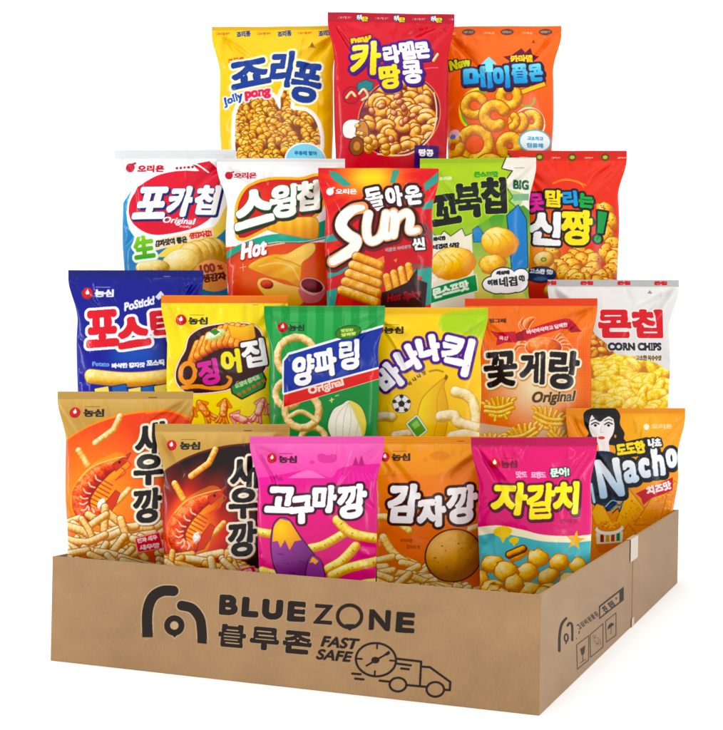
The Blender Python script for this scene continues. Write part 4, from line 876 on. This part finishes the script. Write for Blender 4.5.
def poly_obj(name, data, mat, parent=None, bevel=0):
    me = bpy.data.meshes.new(name); me.from_pydata(data[0], [], data[1]); me.update(); me.materials.append(mat)
    o = bpy.data.objects.new(name, me); col.objects.link(o)
    if parent: o.parent = parent
    if bevel:
        b = o.modifiers.new('bevel', 'BEVEL'); b.width = bevel; b.segments = 2; b.limit_method = 'ANGLE'
    return o

# ------------------------------------------------------------------ the carton
CB = '#a7835b'; INK = '#21140d'
def front_print():
    c = Canvas(44, 538, 552, 724, 5, 3); c.bg(CB)
    nz = value_noise(c.h, c.w, 220, 5)*.6+value_noise(c.h, c.w, 60, 6)*.4; c.a *= (1+.10*(nz-.5))[..., None].astype(F32)
    for k in range(26): x, y = c.rnd.uniform(55, 540), c.rnd.uniform(556, 712); l = c.rnd.uniform(2, 14); c.L([(x, y), (x+l, y+c.rnd.uniform(-1.5, 2.5))], c.rnd.uniform(.25, .7), c.rnd.choice(['#8e7150', '#b89a74', '#957755']), al=.55)
    c.P([(531, 590), (537, 592), (537, 716), (531, 716)], '#b79a74', al=.45, blur=1.2); c.P([(528.5, 590), (530.5, 590), (530.5, 716), (528.5, 716)], '#8a6a46', al=.4, blur=.8)
    c.L([(52, 556), (541, 597.5)], 1.3, '#bfa27c', al=.5)
    halo = '#bc9f7c'
    c.V(40, 540, 4.017)
    A = curve([(432, 374), (432, 290), (452, 232), (492, 206), (536, 205)], 8); B_ = curve([(570, 264), (612, 276), (642, 315), (650, 360), (652, 398)], 8)
    for w, cc in ((52, halo), (42, INK)): c.L(A, w, cc); c.L(B_, w-3, cc)
    c.Q(405, 374, 458, 398, CB); c.Q(411, 370, 453, 391, INK); c.Q(628, 398, 674, 424, CB); c.P([(633, 392), (670, 396), (670, 418), (633, 414)], INK)
    c.L(c.ell(540, 344, 29, 29), 30, halo, closed=True); c.P([(505, 360), (575, 362), (541, 400)], halo)
    c.L(c.ell(540, 344, 29, 29), 24, INK, closed=True); c.P([(508, 360), (572, 362), (541, 393)], INK); c.E(540, 344, 17, 17, '#c0a078')
    c.V(200, 570, 4.82)
    c.T([('B', 138, 169, 92, 100, 4), ('L', 243, 180, 84, 98, 4), ('U', 350, 191, 102, 100, 4), ('E', 466, 201, 90, 100, 4)], INK, bold=11, out=[(3, halo)])
    c.T([('Z', 594, 214, 92, 98, 4)], INK, bold=4.5, out=[(2, halo)])
    # heavy Hangul under the name, drawn stroke by stroke (bar, post)
    c.T([('블', 155, 318, 136, 112, 5), ('루', 312, 332, 142, 112, 5), ('존', 470, 350, 142, 112, 5)], INK, bold=9, out=[(2.5, halo)])
    c.V(280, 560, 2.582)
    c.T([('FAST', 156, 214, 94, 30, 5, .25), ('SAFE', 141, 247, 90, 29, 5, .25)], INK, bold=2)
    c.V(330, 580, 4.82)
    c.L(c.ell(95, 176, 58, 54), 17, INK, closed=True); c.P([(60, 218), (132, 218), (96, 246)], INK); c.P([(72, 213), (120, 213), (96, 232)], INK)
    c.T([('N', 240, 194, 105, 102, 4), ('E', 364, 206, 92, 100, 4)], INK, bold=7)
    c.L(c.ell(222, 385, 97, 80, 5), 11, INK, closed=True)
    for a in (0, 90, 180, 270):
        r = R(a+4); c.L([(222+68*math.cos(r), 385+55*math.sin(r)), (222+90*math.cos(r), 385+74*math.sin(r))], 9, INK)
    c.L([(176, 414), (286, 350)], 9, INK); c.E(219, 387, 20, 16, INK); c.P([(262, 358), (284, 340), (290, 356), (274, 366)], INK)
    lw = 11
    for p in ([(108, 452), (148, 455)], [(122, 476), (162, 480)], [(322, 380), (440, 394), (434, 506)], [(326, 404), (390, 412)], [(344, 427), (380, 431)], [(440, 418), (482, 421), (580, 492), (578, 532), (556, 530)], [(240, 486), (288, 491)], [(372, 507), (464, 516)]): c.L(p, lw, INK)
    c.L(c.ell(328, 505, 40, 33), lw, INK, closed=True); c.L(c.ell(508, 528, 42, 35), lw, INK, closed=True)
    return c

def side_print():
    c = Canvas(536, 496, 684, 722, 8, 5); c.bg('#a58768'); k = '#2a1e15'
    nz = value_noise(c.h, c.w, 260, 8)*.6+value_noise(c.h, c.w, 70, 9)*.4; c.a *= (1+.08*(nz-.5))[..., None].astype(F32)
    c.L([(541, 596.5), (678, 510.5)], 1.2, '#c0a488', al=.5)
    c.V(540, 580, 7.23)
    c.L(curve([(140, 512), (142, 400), (158, 320), (190, 278)], 8), 19, k, taper=[1.1, 1, 1, .9]); c.L(curve([(200, 330), (214, 312), (232, 330), (234, 435)], 8), 17, k)
    c.L(c.ell(190, 418, 13, 26), 12, k, closed=True); c.L([(190, 445), (188, 460)], 10, k)
    for i, ch in enumerate('그린비전물류'): c.T([(ch, 283+i*25, 338-i*18, 24, 40, -36)], k, bold=2.6, al=.9)
    c.L([(285, 372), (282, 388)], 8, k); c.E(264, 424, 4, 5, k)
    c.P([(425, 190), (606, 48), (606, 146), (428, 286)], k); c.P([(436, 196), (574, 88), (574, 158), (436, 268)], '#a58768')
    c.T([('친', 470, 212, 34, 52, -36), ('환경', 515, 176, 44, 46, -36)], k, bold=3); c.E(552, 134, 7, 9, k, al=.7)
    for q in ([(265, 470), (352, 404), (352, 578), (270, 646)], [(362, 398), (456, 316), (456, 484), (366, 560)], [(474, 300), (550, 238), (550, 398), (480, 450)]): c.L(q, 6.5, k, closed=True, al=.8)
    c.P([(290, 500), (328, 472), (322, 530), (312, 542), (300, 545)], k, al=.85); c.L([(310, 540), (310, 586)], 5, k, al=.8); c.L([(292, 600), (330, 574)], 5, k, al=.8)
    c.T([('♻', 410, 436, 48, 90, -36)], k, bold=0, al=.6)
    c.P(curve([(488, 362), (496, 330), (518, 310), (538, 322)], 5), k); c.L(curve([(514, 330), (514, 382), (506, 386)]), 4, k)
    return c

def panel(name, A, U, V_, nu, nv, c, parent):
    """flat panel front sheet: origin A, edges U and V, coloured by the print"""
    a, b_ = np.meshgrid(np.linspace(0, 1, nu), np.linspace(0, 1, nv))
    P = A+a[..., None]*U+b_[..., None]*V_
    px, py = project(P.reshape(-1, 3)); colr = c.sample(px, py)
    return P.reshape(-1, 3), grid_faces(nv, nu), colr

def solid_panel(name, A, U, V_, nrm, th, nu, nv, c, parent, plain):
    """printed sheet + thickness behind it (one closed mesh)"""
    V, Q, cc = panel(name, A, U, V_, nu, nv, c, parent)
    n = len(V); cor = [A, A+U, A+U+V_, A+V_]; back = np.array([p-nrm*th for p in cor]); fr = np.array(cor)
    V2 = np.concatenate([V, fr, back]); o = n
    Q2 = [[o+4, o+7, o+6, o+5], [o, o+4, o+5, o+1], [o+1, o+5, o+6, o+2], [o+2, o+6, o+7, o+3], [o+3, o+7, o+4, o]]
    cc2 = np.concatenate([cc, np.tile(hx(plain), (8, 1))])
    return mesh_from(name, V2, np.concatenate([Q, np.array(Q2)]), cc2, CARD_PRINT, parent, False)

box = thing('cardboard_box', 'open brown corrugated cardboard carton with black lettering and a delivery truck drawing on its front', 'box', Matrix.Translation((0, 0, 0)))
TH = .005
X_ = np.array
solid_panel('front_panel', X_([-BOX_W, 0, 0.]), X_([BOX_W, 0, 0.]), X_([0, 0, BOX_H]), X_([0, -1., 0]), TH, 1250, 300, front_print(), box, '#ab8b66')
sp = side_print(); YS = .64
solid_panel('side_panel', X_([0, TH+.0002, 0.]), X_([0, YS-TH, 0.]), X_([0, 0, BOX_H]), X_([1., 0, 0]), TH, 420, 260, sp, box, '#ab8b66')
solid_panel('side_flap', X_([.0012, YS-.012, 0.0004]), X_([0, BOX_D-YS+.012, 0.]), X_([0, 0, BOX_H]), X_([1., 0, 0]), TH, 90, 60, sp, box, '#ab8b66')
for nm, q in (('side_panel', (-BOX_W, TH+.0002, 0, -BOX_W+TH, BOX_D-TH, BOX_H)), ('back_panel', (-BOX_W, BOX_D-TH+.0003, 0, -.0035, BOX_D, BOX_H)), ('bottom_panel', (-BOX_W+TH+.0003, TH+.0003, .0005, -TH-.0003, BOX_D-TH-.0003, .0045))):
    d = [[], []]; box_mesh(d, *q); poly_obj(nm, d, CARD, box)
# strip of packing tape folded over the rim at the joint, and the fold crease down the corner
d = [[], []]; box_mesh(d, .0014, YS-.040, BOX_H-.036, .0018, YS+.028, BOX_H+.0009); box_mesh(d, -.006, YS-.040, BOX_H+.0005, .0014, YS+.028, BOX_H+.0009); poly_obj('packing_tape', d, TAPE, box)
d = [[], []]; box_mesh(d, .0014, YS-.018, .0, .0018, YS+.004, .014); poly_obj('packing_tape', d, TAPE, box)

# ------------------------------------------------------------------ the bags
def hot(c): art_shrimp(c, True, 95.5, 33)
BAGS = [
 # art, label, x0, x1, ytop, left pinch, right pinch, depth
 (art_shrimp, 'bright orange shrimp snack bag with gold top, leftmost of the front tier', 58.3, 193, 391.7, 10, 8, 1.925),
 (hot, 'dark maroon shrimp snack bag with a gold top and fiery red shrimp', 154.4, 290, 424.2, 10, 8, 1.885),
 (art_sweet_potato, 'magenta and pink bag with a purple sweet potato and four white Korean letters', 250, 384.2, 436.6, 10, 9, 1.84),
 (art_potato, 'orange bag with a round brown potato and three white outlined letters', 371, 493, 436.6, 6, 9, 2.04),
 (art_sea_puff, 'hot pink bag with yellow title, teal wave and golden puffs, by the front right corner', 470.8, 598.2, 437.4, 9, 8, 2.0),
 (art_nacho, 'orange cheese nacho bag with a black haired woman, behind the carton side wall', 566, 685.2, 408.3, 5, 9, 2.68),
 (art_navy_stick, 'navy blue potato stick bag with a red title outlined in white', 68.7, 203.2, 270.4, 11, 8, 2.22),
 (art_squid, 'yellow bag with an orange top strip and a dark plate of squid behind its title', 161.6, 287.8, 295.6, 7, 7, 2.18),
 (art_onion_ring, 'green striped onion ring bag with a slanted blue and red title banner', 263.6, 385, 306, 7, 8, 2.14),
 (art_banana, 'yellow bag with white purple-edged title in an arc, a banana and a football', 369, 488.2, 307.7, 6, 9, 2.18),
 (art_crab, 'orange checked bag with a black brush title, a crab and a red ribbon', 465, 597, 298.6, 9, 8, 2.73),
 (art_corn, 'pale grey bag of yellow corn chips with a blocky red title', 547, 679.8, 280, 8, 12, 2.78),
 (art_potato_chip, 'white and blue potato chip bag with a big red oval title', 114.8, 236, 150, 10, 8, 2.36),
 (art_hot_chip, 'white and red chip bag with a green swoosh and a red title plate', 217, 345, 158.5, 12, 9, 2.32),
 (art_ridged, 'red and teal bag of ridged snacks with large white cursive lettering', 318.2, 439, 168.3, 9, 8, 2.27),
 (art_corn_shell, 'lime green bag with black angular letters and a cream corner burst', 420, 535.8, 158.2, 7, 8, 2.81),
 (art_spotted, 'red orange bag with multicoloured outlined title and a green exclamation mark', 507, 626.8, 150.8, 8, 10, 2.86),
 (art_cereal, 'yellow cereal puff bag with a navy blue title, leftmost of the top tier', 211.7, 338, 26.6, 10, 6, 2.91),
 (art_caramel, 'bright red caramel corn bag with yellow and white title, middle of the top tier', 327.7, 454.8, 13.4, 8, 8, 2.87),
 (art_maple, 'orange bag of curled corn rings with light blue title, right end of top tier', 443, 561.2, 26.4, 5, 10, 2.92),
]
supports = []
for i, (art, label, x0, x1, yt, lp, rp, dep) in enumerate(BAGS):
    yb = None
    kw = dict(bottom=592, flare=0, slim=5) if art is art_nacho else {}
    root, cx, yb, dep, wid = make_bag(art, label, x0, x1, yt, lp, rp, dep, 11+i*7, yaw=0 if kw else [2.5, -3, 1.5, -2, 3.5, -1.5, 2][i % 7], **kw)
    O = unproject(cx, yb, dep); supports.append((O, wid))

# ------------------------------------------------------------------ stepped stand inside the carton that carries the tiers
stand = thing('cardboard_stand', 'plain brown cardboard steps in and behind the carton, hidden by the bags', 'stand', Matrix.Translation((-.35, .8, 0)))
for O, wid in supports:
    top = O[2]-.0015; hw, hd = wid*.30, .014
    if top < .012: continue
    d = [[], []]; ca, sa = RT[:2], FW[:2]
    O2 = np.array([min(max(O[0], -BOX_W+.09), -.09), O[1]])
    inside = O2[1] < BOX_D-.05; zb = .0046 if inside else 0
    if not inside: O2[1] = max(O2[1], BOX_D+.036)
    for z in (zb, top):
        for a, b_ in ((-1, -1), (1, -1), (1, 1), (-1, 1)):
            p = O2+ca*hw*a+sa*hd*b_
            if not inside: p[1] = max(p[1], BOX_D+.003)
            else: p = [min(max(p[0], -BOX_W+.008), -.008), min(max(p[1], .008), BOX_D-.008)]
            d[0].append((p[0]+.35, p[1]-.8, z))
    d[1] += [(0, 3, 2, 1), (4, 5, 6, 7), (0, 1, 5, 4), (1, 2, 6, 5), (2, 3, 7, 6), (3, 0, 4, 7)]
    poly_obj('step', d, CARD, stand)

# ------------------------------------------------------------------ white surface
me = bpy.data.meshes.new('ground'); me.from_pydata([(-60, -60, 0), (60, -60, 0), (60, 60, 0), (-60, 60, 0)], [], [(0, 1, 2, 3)]); me.materials.append(WHITE)
g = bpy.data.objects.new('ground', me); col.objects.link(g); g.location.z = -.0005; g['kind'] = 'structure'

# ------------------------------------------------------------------ camera and light
cd = bpy.data.cameras.new('camera'); cam = bpy.data.objects.new('camera', cd); col.objects.link(cam)
cd.sensor_fit = 'HORIZONTAL'; cd.sensor_width = 36; cd.lens = 36*FPX/IMG_W; cd.clip_start = .01; cd.clip_end = 500
z = -Vector(FW)
cam.matrix_world = Matrix(((RT[0], UP[0], z.x, CAM[0]), (RT[1], UP[1], z.y, CAM[1]), (RT[2], UP[2], z.z, CAM[2]), (0, 0, 0, 1)))
scene.camera = cam

w = bpy.data.worlds.new('World'); scene.world = w; w.use_nodes = True
bgn = w.node_tree.nodes['Background']; bgn.inputs['Color'].default_value = (1, 1, 1, 1); bgn.inputs['Strength'].default_value = 1.25

def area(name, loc, target, sx, sy, power):
    l = bpy.data.lights.new(name, 'AREA'); l.shape = 'RECTANGLE'; l.size = sx; l.size_y = sy; l.energy = power
    o = bpy.data.objects.new(name, l); col.objects.link(o); o.location = loc
    o.rotation_euler = (Vector(target)-Vector(loc)).to_track_quat('-Z', 'Y').to_euler()
ctr = (-.25, .3, .35)
area('softbox_overhead', (-.3, .1, 3.0), (-.3, .3, 0), 3.0, 2.4, 12)
area('softbox_left', (-2.2, -.7, .7), ctr, .08, 2.0, 17)
area('softbox_right', (1.75, -.3, .7), ctr, .07, 2.0, 11)
area('front_fill', (.9, -3.4, 1.5), (-.25, .2, .1), 1.2, .5, 8)  # added fill from behind the camera, brightens the shaded lower bags

scene.view_settings.view_transform = 'Standard'; scene.view_settings.look = 'None'; scene.view_settings.exposure = 0; scene.view_settings.gamma = 1
scene.cycles.max_bounces = 6; scene.cycles.use_denoising = True
